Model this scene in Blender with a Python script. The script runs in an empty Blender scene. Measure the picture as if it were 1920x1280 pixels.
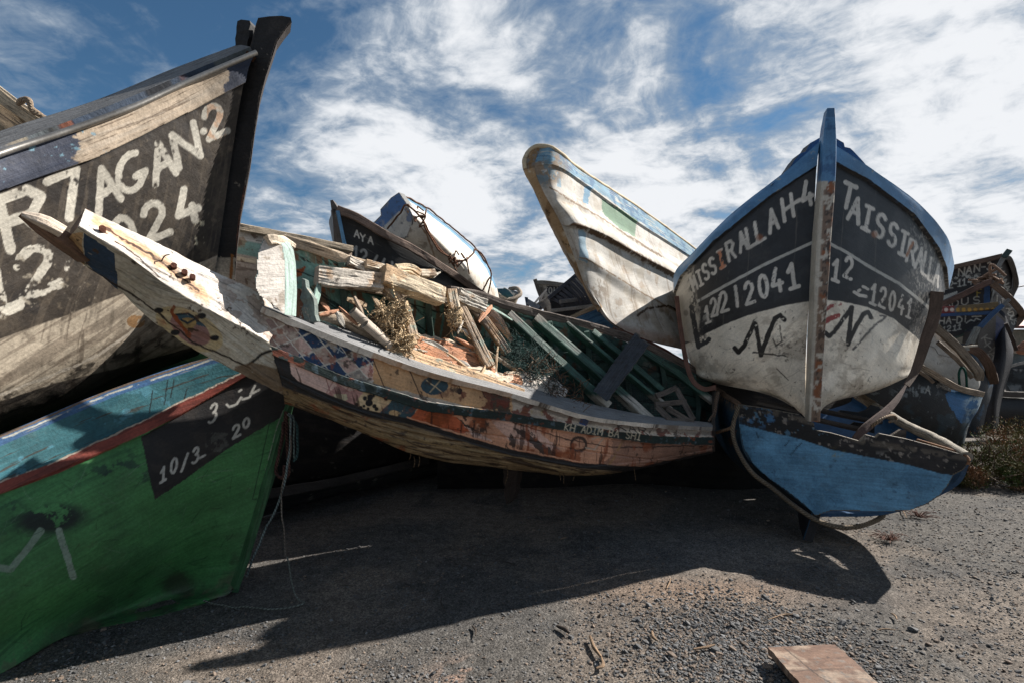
import bpy, math, random
import numpy as np
from mathutils import Vector
from mathutils.geometry import tessellate_polygon
random.seed(5); rng = np.random.default_rng(5)
S = bpy.context.scene
F, HY, EYE = 960.0, 690.0, 1.5          # focal length in photo pixels, horizon row, eye height

# ------------------------------------------------------------------ camera
cam = bpy.data.objects.new('camera', bpy.data.cameras.new('camera'))
S.collection.objects.link(cam); S.camera = cam
cam.location = (0, 0, EYE); cam.rotation_euler = (math.radians(90), 0, 0)
cam.data.sensor_width = 36; cam.data.sensor_fit = 'HORIZONTAL'; cam.data.lens = 18
cam.data.shift_y = (HY - 640) / 1920
cam.data.clip_start = 0.05; cam.data.clip_end = 3000
# ------------------------------------------------------------------ light
SUN = Vector((1.165, 0.488, 1.0)).normalized()
sl = bpy.data.lights.new('sun', 'SUN'); sl.energy = 5.0; sl.angle = math.radians(0.5); sl.color = (1.0, 0.945, 0.88)
so = bpy.data.objects.new('sun', sl); S.collection.objects.link(so)
so.rotation_euler = SUN.to_track_quat('Z', 'Y').to_euler(); so.location = (8, 4, 12)
S.view_settings.view_transform = 'Standard'; S.view_settings.look = 'None'
S.view_settings.exposure = 1.12; S.view_settings.gamma = 1

def nd(t, typ, **kw):
    n = t.nodes.new(typ)
    for k, v in kw.items():
        if k in n.bl_rna.properties: setattr(n, k, v)
        else: n.inputs[k.replace('_', ' ')].default_value = v
    return n
def math_n(t, op, a, b=None, c=None, clamp=False):
    n = t.nodes.new('ShaderNodeMath'); n.operation = op; n.use_clamp = clamp
    for i, v in enumerate((a, b, c)):
        if v is None: continue
        if isinstance(v, (int, float)): n.inputs[i].default_value = v
        else: t.links.new(v, n.inputs[i])
    return n.outputs[0]
def ramp(t, src, a, b, lo=0.0, hi=1.0):
    n = t.nodes.new('ShaderNodeMapRange'); n.interpolation_type = 'SMOOTHSTEP'
    t.links.new(src, n.inputs[0])
    for i, v in zip((1, 2, 3, 4), (a, b, lo, hi)): n.inputs[i].default_value = v
    return n.outputs[0]
def mixc(t, fac, a, b, blend='MIX'):
    n = t.nodes.new('ShaderNodeMix'); n.data_type = 'RGBA'; n.blend_type = blend
    for i, v in ((0, fac), (6, a), (7, b)):
        if isinstance(v, (int, float)): n.inputs[i].default_value = v
        elif isinstance(v, tuple): n.inputs[i].default_value = (*v[:3], 1)
        else: t.links.new(v, n.inputs[i])
    return n.outputs[2]

# world: physical sky with a broken layer of altocumulus (noise on a flat cloud sheet seen in perspective)
W = bpy.data.worlds.new('World'); S.world = W; W.use_nodes = True
t = W.node_tree; t.nodes.clear()
sky = nd(t, 'ShaderNodeTexSky', sky_type='NISHITA', sun_disc=False)
sky.sun_elevation = math.asin(SUN.z); sky.sun_rotation = math.atan2(SUN.x, SUN.y)
sky.air_density = 1.0; sky.dust_density = 0.3; sky.ozone_density = 2.0
tc = nd(t, 'ShaderNodeTexCoord'); sx = nd(t, 'ShaderNodeSeparateXYZ'); t.links.new(tc.outputs['Generated'], sx.inputs[0])
zc = math_n(t, 'ADD', math_n(t, 'MAXIMUM', sx.outputs[2], 0.0), 0.26)
cx = math_n(t, 'DIVIDE', sx.outputs[0], zc); cy = math_n(t, 'DIVIDE', sx.outputs[1], zc)
def cloud_noise(scale, det, rough, sxx, syy, rot, off, dist=0.0):
    co = nd(t, 'ShaderNodeCombineXYZ'); t.links.new(cx, co.inputs[0]); t.links.new(cy, co.inputs[1])
    mp = nd(t, 'ShaderNodeMapping'); t.links.new(co.outputs[0], mp.inputs[0])
    mp.inputs['Rotation'].default_value = (0, 0, rot); mp.inputs['Scale'].default_value = (sxx, syy, 1); mp.inputs['Location'].default_value = (off, off * .7, off * .3)
    n = nd(t, 'ShaderNodeTexNoise'); t.links.new(mp.outputs[0], n.inputs['Vector'])
    n.inputs['Scale'].default_value = scale; n.inputs['Detail'].default_value = det; n.inputs['Roughness'].default_value = rough
    n.inputs['Distortion'].default_value = dist
    return n.outputs[0]
big = cloud_noise(0.8, 3, .5, 1, 1.0, 0.5, 3.1, .3)
mid = cloud_noise(2.6, 12, .60, 1, 1.25, 0.5, 7.7, .5)
fin = cloud_noise(13.0, 9, .62, 1, 1.15, 0.4, 1.7, .5)
def toward(px, py, k0, k1, amt):
    d = Vector(((px - 960) / F, 1, (HY - py) / F)).normalized()
    v = nd(t, 'ShaderNodeVectorMath', operation='DOT_PRODUCT'); t.links.new(tc.outputs['Generated'], v.inputs[0]); v.inputs[1].default_value = d
    return ramp(t, v.outputs['Value'], k0, k1, 0.0, amt)
dens = math_n(t, 'ADD', math_n(t, 'MULTIPLY', big, 0.45), math_n(t, 'MULTIPLY', mid, 1.2))
dens = math_n(t, 'ADD', dens, math_n(t, 'MULTIPLY', fin, 0.42))
for a in ((60, 60, .80, .99, -.11), (1150, 40, .972, .998, -.10), (1400, 290, .975, .998, -.13), (1120,180,.985,.999,-.10),
          (800, 260, .95, .998, .10), (1800, 200, .93, .995, .16), (1300, 120, .985, .999, .09), (480, 330, .985, .999, -.06),
          (1200, 400, .96, .998, .12), (1750, 440, .99, .9995, -.07), (700,420,.96,.999,.10), (1030,330,.99,.9995,-.07)):
    dens = math_n(t, 'ADD', dens, toward(*a))
low = ramp(t, sx.outputs[2], 0.0, 0.25, 0.12, 0.0)
dens = math_n(t, 'ADD', dens, low)
away = math_n(t, 'ADD', ramp(t, sx.outputs[1], 0.35, -0.15, 0.0, .06), ramp(t, sx.outputs[2], 0.62, 0.85, 0.0, .04))
dens = math_n(t, 'SUBTRACT', dens, away)       # cloud thinned overhead and behind, out of view, to lower the ambient light
mask = ramp(t, dens, 0.79, 1.13)
thick = ramp(t, dens, 0.95, 1.25)
ccol = mixc(t, thick, (1.12, 1.36, 1.66), (2.9, 2.97, 3.08))
skyc = mixc(t, 1.0, sky.outputs[0], (0.17, 0.25, 0.28), 'MULTIPLY')
fc = mixc(t, mask, skyc, ccol)
bg = nd(t, 'ShaderNodeBackground'); bg.inputs['Strength'].default_value = 0.14
t.links.new(fc, bg.inputs['Color'])
wo = nd(t, 'ShaderNodeOutputWorld'); t.links.new(bg.outputs[0], wo.inputs[0])

# ------------------------------------------------------------------ numeric helpers
def P(px, py, d): return np.array([(px - 960) / F * d, d, EYE + (HY - py) / F * d])
def C(r, g, b, k=1.0):
    f = lambda v: ((v / 255 + .055) / 1.055) ** 2.4 if v > 10 else v / 255 / 12.92
    return np.array([f(r), f(g), f(b)]) * k
def hsh(i, j, k, s=0):
    n = (i.astype(np.int64) * 374761393 + j.astype(np.int64) * 668265263 + k.astype(np.int64) * 1442695041 + s * 974711) & 0xffffffff
    n = ((n ^ (n >> 13)) * 1274126177) & 0xffffffff
    n = n ^ (n >> 16)
    return (n & 0xffff) / 65535.0
def vn(p, s=0):
    i = np.floor(p).astype(np.int64); f = p - i; f = f * f * (3 - 2 * f); r = 0
    for a in (0, 1):
        for b in (0, 1):
            for c in (0, 1):
                w = (f[..., 0] if a else 1 - f[..., 0]) * (f[..., 1] if b else 1 - f[..., 1]) * (f[..., 2] if c else 1 - f[..., 2])
                r = r + w * hsh(i[..., 0] + a, i[..., 1] + b, i[..., 2] + c, s)
    return r
def fbm(p, o=4, s=0, g=.5):
    a, r, m = 1., 0., 0.
    for q in range(o):
        r = r + a * vn(p * 2.03 ** q + q * 7.1, s + q); m += a; a *= g
    return r / m
def sstep(x, a, b):
    t = np.clip((x - a) / (b - a), 0, 1); return t * t * (3 - 2 * t)
def cr(pts, m):
    """smooth curve through pts, m samples spread evenly over the control index"""
    p = np.asarray(pts, float); n = len(p)
    if n == 2:
        s = np.linspace(0, 1, m)[:, None]; return p[0] * (1 - s) + p[1] * s
    e = np.vstack([2 * p[0] - p[1], p, 2 * p[-1] - p[-2]])
    s = np.linspace(0, n - 1, m); i = np.minimum(s.astype(int), n - 2); f = (s - i)[:, None]
    a, b, c, d = e[i], e[i + 1], e[i + 2], e[i + 3]
    return .5 * (2 * b + (c - a) * f + (2 * a - 5 * b + 4 * c - d) * f ** 2 + (3 * b - a - 3 * c + d) * f ** 3)
def lin(pts, m):
    p = np.asarray(pts, float); L = np.r_[0, np.cumsum(np.linalg.norm(np.diff(p, axis=0), axis=1))]
    s = np.linspace(0, L[-1], m); return np.stack([np.interp(s, L, p[:, k]) for k in range(p.shape[1])], 1)
def loft(rows, nu, nv, smooth_v=True):
    R = np.stack([cr([P(*q) for q in r], nu) for r in rows])
    fn = cr if smooth_v else (lambda p, m: np.stack([np.interp(np.linspace(0, len(p) - 1, m), np.arange(len(p)), p[:, k]) for k in range(3)], 1))
    return np.stack([fn(R[:, j], nv) for j in range(nu)], 1)
def proj(w):
    d = np.maximum(w[..., 1], .05); return 960 + w[..., 0] / d * F, HY - (w[..., 2] - EYE) / d * F
def inpoly(x, y, pl):
    r = np.zeros(x.shape, bool); n = len(pl)
    for i in range(n):
        x1, y1 = pl[i]; x2, y2 = pl[(i + 1) % n]
        if y1 == y2: continue
        r ^= ((y1 > y) != (y2 > y)) & (x < (x2 - x1) * (y - y1) / (y2 - y1) + x1)
    return r
def segdist(x, y, pl):
    d = np.full(x.shape, 1e9)
    for (x1, y1), (x2, y2) in zip(pl[:-1], pl[1:]):
        dx, dy = x2 - x1, y2 - y1; L = dx * dx + dy * dy + 1e-9
        s = np.clip(((x - x1) * dx + (y - y1) * dy) / L, 0, 1)
        d = np.minimum(d, np.hypot(x - x1 - s * dx, y - y1 - s * dy))
    return d

# stroke alphabet, unit box, y up
def arc(cx, cy, rx, ry, a0, a1, n=7):
    return [(cx + rx * math.cos(math.radians(a0 + (a1 - a0) * i / n)), cy + ry * math.sin(math.radians(a0 + (a1 - a0) * i / n))) for i in range(n + 1)]
GL = {
 'A': [[(0, 0), (.5, 1), (1, 0)], [(.2, .38), (.8, .38)]], 'B': [[(0, 0), (0, 1), (.6, 1), (.85, .78), (.6, .54), (0, .54)], [(.6, .54), (1, .3), (.7, 0), (0, 0)]],
 'C': [arc(.55, .5, .5, .5, 50, 310, 10)], 'G': [arc(.5, .55, .5, .47, 60, 290, 10) + [(.95, .35), (.6, .38)]], 'D': [[(0, 0), (0, 1), (.5, 1), (1, .7), (1, .3), (.5, 0), (0, 0)]],
 'F': [[(0, 0), (0, 1), (1, 1)], [(0, .52), (.7, .52)]], 'E': [[(1, 0), (0, 0), (0, 1), (1, 1)], [(0, .52), (.7, .52)]], 'H': [[(0, 0), (0, 1)], [(1, 0), (1, 1)], [(0, .5), (1, .5)]],
 'I': [[(.5, 0), (.5, 1)], [(.15, 1), (.85, 1)], [(.15, 0), (.85, 0)]], 'i': [[(.5, 0), (.5, .62)], [(.5, .85), (.5, .9)]], 'J': [[(.9, 1), (.9, .2), (.5, 0), (.1, .2)]], 'K': [[(0, 0), (0, 1)], [(1, 1), (.05, .45), (1, 0)]],
 'L': [[(.1, 1), (.1, 0), (1, 0)]], 'M': [[(0, 0), (0, 1), (.5, .4), (1, 1), (1, 0)]], 'N': [[(0, 0), (0, 1), (1, 0), (1, 1)]], 'O': [arc(.5, .5, .48, .5, 0, 360, 12)],
 'P': [[(0, 0), (0, 1), (.7, 1), (1, .76), (.7, .5), (0, .5)]], 'R': [[(0, 0), (0, 1), (.7, 1), (1, .78), (.7, .52), (0, .52)], [(.5, .52), (1, 0)]],
 'S': [arc(.5, .75, .42, .25, 30, 270, 7) + arc(.5, .25, .42, .25, 90, -150, 7)[1:]], 'T': [[(.5, 0), (.5, 1)], [(0, 1), (1, 1)]], 'U': [[(0, 1), (0, .3), (.5, 0), (1, .3), (1, 1)]],
 'X': [[(0, 0), (1, 1)], [(0, 1), (1, 0)]], 'Y': [[(.5, 0), (.5, .5), (0, 1)], [(.5, .5), (1, 1)]], '0': [arc(.5, .5, .42, .5, 0, 360, 12)], 'o': [arc(.5, .3, .35, .28, 0, 360, 10)],
 '1': [[(.15, .72), (.55, 1), (.55, 0)], [(.15, 0), (.95, 0)]], '|': [[(.5, 0), (.5, 1)]], '2': [arc(.48, .72, .4, .28, 170, -30, 7) + [(.05, 0), (1, 0)]],
 '3': [arc(.45, .75, .4, .25, 150, -80, 6) + arc(.45, .26, .45, .27, 80, -150, 7)], '4': [[(.75, 0), (.75, .45)], [(.55, 1), (.05, .32), (1, .32)]], '5': [[(.9, 1), (.1, 1), (.1, .6)] + arc(.45, .3, .45, .32, 100, -150, 7)],
 '7': [[(0, 1), (1, 1), (.45, 0)]], '8': [arc(.5, .75, .36, .25, 0, 360, 9), arc(.5, .26, .44, .26, 0, 360, 9)], '9': [arc(.5, .7, .4, .3, 0, 360, 9), [(.9, .7), (.7, 0)]],
 '-': [[(.15, .5), (.85, .5)]], '.': [[(.45, .45), (.55, .5)]], '/': [[(.1, 0), (.9, 1)]],
}
class Canvas:
    """paint carried by the vertices of a dense hull sheet; coordinates are the traced photo pixels of each point"""
    def __init__(c, w, u, v, base):
        c.w = w; c.x, c.y = proj(w); c.u = u; c.v = v
        c.col = np.empty((*w.shape[:-1], 3)); c.col[:] = base
        c.keep = np.ones(w.shape[:-1])
        c.n1 = fbm(w * 28, 4, 3) - .5; c.n2 = fbm(w * 28 + 50, 4, 9) - .5
        c.big = fbm(w * 3.2, 4, 5); c.mid = fbm(w * 14, 4, 6); c.fine = fbm(w * 60, 3, 8)
    def mix(c, a, color):
        a = np.clip(a, 0, 1)[..., None]; c.col = c.col * (1 - a) + np.asarray(color) * a
    def jx(c, r): return c.x + c.n1 * r * 2.5, c.y + c.n2 * r * 2.5
    def worn(c, wear):   # 1 where paint survives
        return 1 - sstep(c.mid * .6 + c.fine * .4, .72 - wear, .80 - wear) if wear else 1.0
    def poly(c, pl, color, rag=1.5, alpha=1, wear=0, soft=1.0):
        x, y = c.jx(rag); a = inpoly(x, y, pl)
        c.mix(a * alpha * c.worn(wear), color); return a
    def line(c, pl, wd, color, rag=.6, alpha=1, wear=0):
        x, y = c.jx(rag); X = [p[0] for p in pl]; Y = [p[1] for p in pl]; m = (x > min(X) - wd) & (x < max(X) + wd) & (y > min(Y) - wd) & (y < max(Y) + wd)
        if not m.any(): return
        a = np.zeros(c.x.shape); a[m] = 1 - sstep(segdist(x[m], y[m], pl), wd / 2 - .6, wd / 2 + .6)
        c.mix(a * alpha * c.worn(wear), color)
    def glyph(c, ch, cx, cy, ax, ay, wd, color, **k):
        for st in GL[ch]:
            c.line([(cx + (u - .5) * ax[0] + (v - .5) * ay[0], cy + (u - .5) * ax[1] + (v - .5) * ay[1]) for u, v in st], wd, color, **k)
    def word(c, txt, ctr, ax, ay, wd, color, **k):
        """ctr: list of letter centres (or 2 ends); ax, ay: letter width / height vectors, first and last"""
        n = len(txt)
        if len(ctr) == 2 and n > 2: ctr = [tuple(np.array(ctr[0]) + (np.array(ctr[1]) - np.array(ctr[0])) * i / (n - 1)) for i in range(n)]
        ax = np.array(ax, float); ay = np.array(ay, float)
        if ax.ndim == 1: ax = np.array([ax, ax])
        if ay.ndim == 1: ay = np.array([ay, ay])
        wd = (wd, wd) if isinstance(wd, (int, float)) else wd
        for i, (ch, p) in enumerate(zip(txt, ctr)):
            f = i / max(1, n - 1)
            if ch != ' ': c.glyph(ch, p[0], p[1], ax[0] * (1 - f) + ax[1] * f, ay[0] * (1 - f) + ay[1] * f, wd[0] * (1 - f) + wd[1] * f, color, **k)
    def blot(c, color, th, wd=.06, scale=10, seed=0, alpha=1, mask=1.0):
        n = fbm(c.w * scale + seed * 13.7, 5, seed, .6); c.mix(sstep(n, th, th + wd) * alpha * mask, color)
    def scrapes(c, n, box, color, seed=1, ln=30, wd=1.3, alpha=.6, ang=.0, sp=.5):
        r = np.random.default_rng(seed)
        for q in range(n):
            x = box[0] + (box[2] - box[0]) * r.random(); y = box[1] + (box[3] - box[1]) * r.random(); a = ang + r.normal(0, sp); l = ln * (.3 + r.random())
            c.line([(x, y), (x + math.cos(a) * l / 2 + r.normal(0, 2), y + math.sin(a) * l / 2 + r.normal(0, 2)), (x + math.cos(a) * l, y + math.sin(a) * l)], wd * (.6 + .8 * r.random()), color, alpha=alpha * (.4 + .6 * r.random()), rag=.8, wear=.04)
    def scratch(c, color, th, sc=(4, 60), seed=0, alpha=1, mask=1.0):   # streaks along the planks
        q = np.stack([c.u * sc[0], c.v * sc[1], np.full_like(c.u, seed * 3.3)], -1)
        n = fbm(q, 4, seed, .6); c.mix(sstep(n, th, th + .07) * alpha * mask, color)
    def drip(c, color, th, sc=(60, 3), seed=0, alpha=1, mask=1.0): c.scratch(color, th, sc, seed, alpha, mask)
    def below(c, pl, soft=1.0):       # 1 where the point lies under the polyline (photo rows grow downward)
        X = [p[0] for p in pl]; Y = [p[1] for p in pl]; x, y = c.jx(.8)
        return sstep(y - np.interp(x, X, Y), -soft, soft)

# ------------------------------------------------------------------ mesh builder
class MB:
    def __init__(s): s.V = []; s.Q = []; s.T = []; s.c = []; s.g = []; s.n = 0; s.qs = []; s.ts = []; s.qm = []; s.tm = []
    def add(s, V, Q=None, T=None, col=(.5, .5, .5), gr=None, smooth=True, mat=0):
        V = np.asarray(V, float).reshape(-1, 3); o = s.n; s.V.append(V); s.n += len(V)
        cc = np.empty((len(V), 3)); cc[:] = col; s.c.append(cc)
        s.g.append(np.zeros((len(V), 3)) if gr is None else np.asarray(gr).reshape(-1, 3))
        if Q is not None and len(Q): Q = np.asarray(Q) + o; s.Q.append(Q); s.qs.append(np.full(len(Q), smooth)); s.qm.append(np.full(len(Q), mat))
        if T is not None and len(T): T = np.asarray(T) + o; s.T.append(T); s.ts.append(np.full(len(T), smooth)); s.tm.append(np.full(len(T), mat))
    def grid(s, G, col=(.5, .5, .5), thick=.025, paint=None, inner=(.2, .2, .2), ipaint=None, disp=None, flip=None, mat=0, keep=None):
        nv, nu = G.shape[:2]
        du = np.gradient(G, axis=1); dv = np.gradient(G, axis=0); N = np.cross(du, dv); N /= np.linalg.norm(N, axis=-1, keepdims=True) + 1e-9
        if flip is None: flip = np.mean(np.sum(N * (np.array([0, 0, EYE]) - G), -1)) < 0
        if flip: N = -N
        lu = np.linalg.norm(np.diff(G, axis=1), axis=-1); U = np.concatenate([np.zeros((nv, 1)), np.cumsum(lu, 1)], 1)
        lv = np.linalg.norm(np.diff(G, axis=0), axis=-1); Vv = np.concatenate([np.zeros((1, nu)), np.cumsum(lv, 0)], 0)
        O = G.copy()
        if disp is not None: O = O + N * disp(G, U, Vv)[..., None]
        gr = np.stack([U, Vv, np.zeros_like(U)], -1)
        c = Canvas(G, U, Vv, col)
        if paint: paint(c)
        I = G - N * thick; ci = Canvas(I, U, Vv, inner) if ipaint else None
        if ipaint: ipaint(ci)
        idx = np.arange(nv * nu).reshape(nv, nu)
        a, b, d, e = idx[:-1, :-1].ravel(), idx[:-1, 1:].ravel(), idx[1:, 1:].ravel(), idx[1:, :-1].ravel()
        q = np.stack([a, b, d, e], 1) if not flip else np.stack([a, e, d, b], 1)
        if keep is not None:
            kk = keep(c); k4 = kk[:-1, :-1] & kk[1:, 1:]; q = q[k4.ravel()]
        m = nv * nu
        s.add(O, q, col=c.col.reshape(-1, 3), gr=gr, mat=mat)
        s.add(I, q[:, ::-1], col=(ci.col.reshape(-1, 3) if ci else inner), gr=gr + [0, 0, 5], mat=mat)
        # rim: boundary edges joining outer and inner sheets
        if keep is None:
            ring = np.r_[idx[0, :], idx[1:, -1], idx[-1, -2::-1], idx[-2:0:-1, 0]]
            r2 = np.roll(ring, -1)
            Rv = np.concatenate([O.reshape(-1, 3)[ring], I.reshape(-1, 3)[ring]]); k = len(ring); i = np.arange(k); j = (i + 1) % k
            cr_ = c.col.reshape(-1, 3)[ring] * .9
            s.add(Rv, np.stack([i, j, j + k, i + k], 1), col=np.concatenate([cr_, cr_]), gr=np.concatenate([gr.reshape(-1, 3)[ring]] * 2), smooth=False, mat=mat)
    def slab(s, poly, d, vec, col, ecol=None, mat=0, raw=False, sub=1, jit=0.0):
        """flat outline (photo px) at its own distance, with thickness vector vec (metres)"""
        k = len(poly); d = [d] * k if isinstance(d, (int, float)) else d
        A = np.array(poly, float) if raw else np.array([P(x, y, dd) for (x, y), dd in zip(poly, d)])
        if jit:
            n = len(A); B = []
            for i in range(n):
                p, q = A[i], A[(i + 1) % n]; m = max(1, int(np.linalg.norm(q - p) / .035))
                for r in range(m): B.append(p + (q - p) * r / m + (rng.normal(0, jit, 3) if r else 0))
            A = np.array(B); k = len(A)
        vec = np.array(vec, float); B = A + vec
        tri = tessellate_polygon([[Vector(p) for p in A]])
        tri = np.array([t_ for t_ in tri if len(set(t_)) == 3])
        ctr = A.mean(0); u, sv, vt = np.linalg.svd(A - ctr); g = (A - ctr) @ vt.T; off = random.random() * 9
        g = np.c_[g[:, 0] + off, g[:, 1], np.zeros(k)]
        s.add(A, T=tri, col=col, gr=g, smooth=False, mat=mat); s.add(B, T=tri[:, ::-1], col=col, gr=g, smooth=False, mat=mat)
        i = np.arange(k); j = (i + 1) % k
        s.add(np.r_[A, B], np.stack([i, j, j + k, i + k], 1), col=col if ecol is None else ecol, gr=np.r_[g, g + [0, np.linalg.norm(vec), 0]], smooth=False, mat=mat)
    def beam(s, pts, w, h, col, n=None, roll=0., jit=.004, taper=None, mat=0, world=False, paint=None, cham=.18, straight=False):
        Pw = np.array(pts, float) if world else np.array([P(*p) for p in pts])
        L = np.linalg.norm(np.diff(Pw, axis=0), axis=1).sum(); n = n or max(6, int(L / .03))
        X = lin(Pw, n) if straight else cr(Pw, n)
        T = np.gradient(X, axis=0); T /= np.linalg.norm(T, axis=1, keepdims=True) + 1e-9
        view = np.array([0, 0, EYE]) - X; view /= np.linalg.norm(view, axis=1, keepdims=True)
        A = np.cross(T, view); A /= np.linalg.norm(A, axis=1, keepdims=True) + 1e-9; B = np.cross(A, T)
        c_, s_ = math.cos(roll), math.sin(roll); A, B = A * c_ + B * s_, B * c_ - A * s_
        tp = np.ones(n) if taper is None else np.interp(np.linspace(0, 1, n), np.linspace(0, 1, len(taper)), taper)
        k = cham; sec = np.array([(-1, -1 + k), (-1, 0), (-1, 1 - k), (-1 + k, 1), (0, 1), (1 - k, 1), (1, 1 - k), (1, 0), (1, -1 + k), (1 - k, -1), (0, -1), (-1 + k, -1)]) * .5
        if paint is not None: sec = np.concatenate([sec + (np.roll(sec, -1, 0) - sec) * q for q in np.arange(5)[:, None, None] / 5]).reshape(5, 12, 2).transpose(1, 0, 2).reshape(-1, 2)
        m = len(sec)
        V = X[:, None] + (A[:, None] * (sec[:, 0] * w)[None, :, None] + B[:, None] * (sec[:, 1] * h)[None, :, None]) * tp[:, None, None]
        sd = rng.random(3) * 50
        per = np.r_[0, np.cumsum(np.hypot(*(np.diff(sec * [w, h], axis=0)).T))]
        U = np.r_[0, np.cumsum(np.linalg.norm(np.diff(X, axis=0), axis=1))] + random.random() * 9
        gr = np.stack([np.repeat(U[:, None], m, 1), np.repeat(per[None], n, 0), np.zeros((n, m))], -1)
        if jit:   # splits run with the grain, the whole stick is slightly warped
            out = V - X[:, None]; out /= np.linalg.norm(out, axis=-1, keepdims=True) + 1e-9; q3 = np.stack([gr[..., 0] * 5, gr[..., 1] * 90, np.full((n, m), sd[0])], -1)
            V = V + out * ((fbm(q3, 3, 2, .6) - .55) * jit * 2.4)[..., None] + (np.stack([fbm(V * 7 + sd + q * 9, 3, q) for q in range(3)], -1) - .5) * jit * 2.2
        if paint: cc = Canvas(V, gr[..., 0], gr[..., 1], col); paint(cc); col = cc.col.reshape(-1, 3)
        idx = np.arange(n * m).reshape(n, m); r = np.roll(idx, -1, 1)
        s.add(V, np.stack([idx[:-1].ravel(), r[:-1].ravel(), r[1:].ravel(), idx[1:].ravel()], 1), col=col, gr=gr, smooth=False if cham < .5 else True, mat=mat)
        for e, sg in ((0, 1), (-1, -1)):
            ring = V[e]; ctr = ring.mean(0); i = np.arange(m); cc = col if np.ndim(col) == 1 else np.asarray(col).reshape(n, m, 3)[e].mean(0)
            s.add(np.r_[ring, ctr[None]], T=np.stack([i, (i + 1) % m, np.full(m, m)], 1)[:, ::sg], col=cc * .8, gr=np.r_[ring, ctr[None]] * 3, smooth=False, mat=mat)
    def tube(s, pts, r, col, n=None, k=8, world=False, mat=0, smooth=True, taper=None, hollow=False, wob=0):
        Pw = np.array(pts, float) if world else np.array([P(*p) for p in pts])
        L = np.linalg.norm(np.diff(Pw, axis=0), axis=1).sum(); n = n or max(len(Pw) * 3, int(L / .03))
        X = cr(Pw, n)
        if wob: X = X + (np.stack([fbm(X * 9 + q * 5 + rng.random() * 9, 2, q) for q in range(3)], -1) - .5) * wob
        T = np.gradient(X, axis=0); T /= np.linalg.norm(T, axis=1, keepdims=True) + 1e-9
        ref = np.array([.31, .2, .93]); A = np.cross(T, ref); A /= np.linalg.norm(A, axis=1, keepdims=True) + 1e-9; B = np.cross(T, A)
        th = np.arange(k) * 2 * math.pi / k; tp = np.ones(n) if taper is None else np.interp(np.linspace(0, 1, n), np.linspace(0, 1, len(taper)), taper)
        U = np.r_[0, np.cumsum(np.linalg.norm(np.diff(X, axis=0), axis=1))]
        for rr in ((r, r * .8) if hollow else (r,)):
            V = X[:, None] + (A[:, None] * np.cos(th)[None, :, None] + B[:, None] * np.sin(th)[None, :, None]) * (rr * tp)[:, None, None]
            gr = np.stack([np.repeat(U[:, None], k, 1), np.repeat((th * r)[None], n, 0), np.zeros((n, k))], -1)
            idx = np.arange(n * k).reshape(n, k); q = np.roll(idx, -1, 1)
            s.add(V, np.stack([idx[:-1].ravel(), q[:-1].ravel(), q[1:].ravel(), idx[1:].ravel()], 1), col=col, gr=gr, smooth=smooth, mat=mat)
            if not hollow:
                for e in (0, -1):
                    i = np.arange(k); s.add(np.r_[V[e], X[e][None]], T=np.stack([i, (i + 1) % k, np.full(k, k)], 1), col=col, gr=np.zeros((k + 1, 3)), smooth=False, mat=mat)
        if hollow:
            for e in (0, -1):
                R1 = X[e] + (A[e] * np.cos(th)[:, None] + B[e] * np.sin(th)[:, None]) * r; R2 = X[e] + (R1 - X[e]) * .8; i = np.arange(k); j = (i + 1) % k
                s.add(np.r_[R1, R2], np.stack([i, j, j + k, i + k], 1), col=col, gr=np.zeros((2 * k, 3)), smooth=False, mat=mat)
    def build(s, name, mats, parent=None, **props):
        V = np.concatenate(s.V); me = bpy.data.meshes.new(name)
        loc = np.array(parent.location) if parent else None
        o = bpy.data.objects.new(name, me); S.collection.objects.link(o)
        if parent: o.parent = parent; V = V - loc
        else:
            base = np.array([V[:, 0].mean(), V[:, 1].mean(), V[:, 2].min()]) if 'kind' not in props else np.zeros(3); o.location = base; V = V - base
        Q = np.concatenate(s.Q) if s.Q else np.zeros((0, 4), int); T = np.concatenate(s.T) if s.T else np.zeros((0, 3), int)
        me.vertices.add(len(V)); me.vertices.foreach_set('co', V.astype(np.float32).ravel())
        loops = np.r_[Q.ravel(), T.ravel()].astype(np.int32); me.loops.add(len(loops)); me.loops.foreach_set('vertex_index', loops)
        st = np.r_[np.arange(len(Q)) * 4, len(Q) * 4 + np.arange(len(T)) * 3].astype(np.int32); me.polygons.add(len(st)); me.polygons.foreach_set('loop_start', st)
        me.polygons.foreach_set('use_smooth', np.concatenate(s.qs + s.ts).astype(bool)); me.polygons.foreach_set('material_index', np.concatenate(s.qm + s.tm).astype(np.int32))
        me.update(calc_edges=True)
        a = me.attributes.new('col', 'FLOAT_COLOR', 'POINT'); a.data.foreach_set('color', np.c_[np.clip(np.concatenate(s.c), 0, 1), np.ones(len(V))].astype(np.float32).ravel())
        a = me.attributes.new('gr', 'FLOAT_VECTOR', 'POINT'); a.data.foreach_set('vector', np.concatenate(s.g).astype(np.float32).ravel())
        for m in (mats if isinstance(mats, (list, tuple)) else [mats]): me.materials.append(m)
        for k, v in props.items(): o[k] = v
        return o
def thing(name, label, cat, loc, group=None):
    o = bpy.data.objects.new(name, None); S.collection.objects.link(o); o.location = loc; o.empty_display_size = .2
    o['label'] = label; o['category'] = cat
    if group: o['group'] = group
    return o

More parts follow.
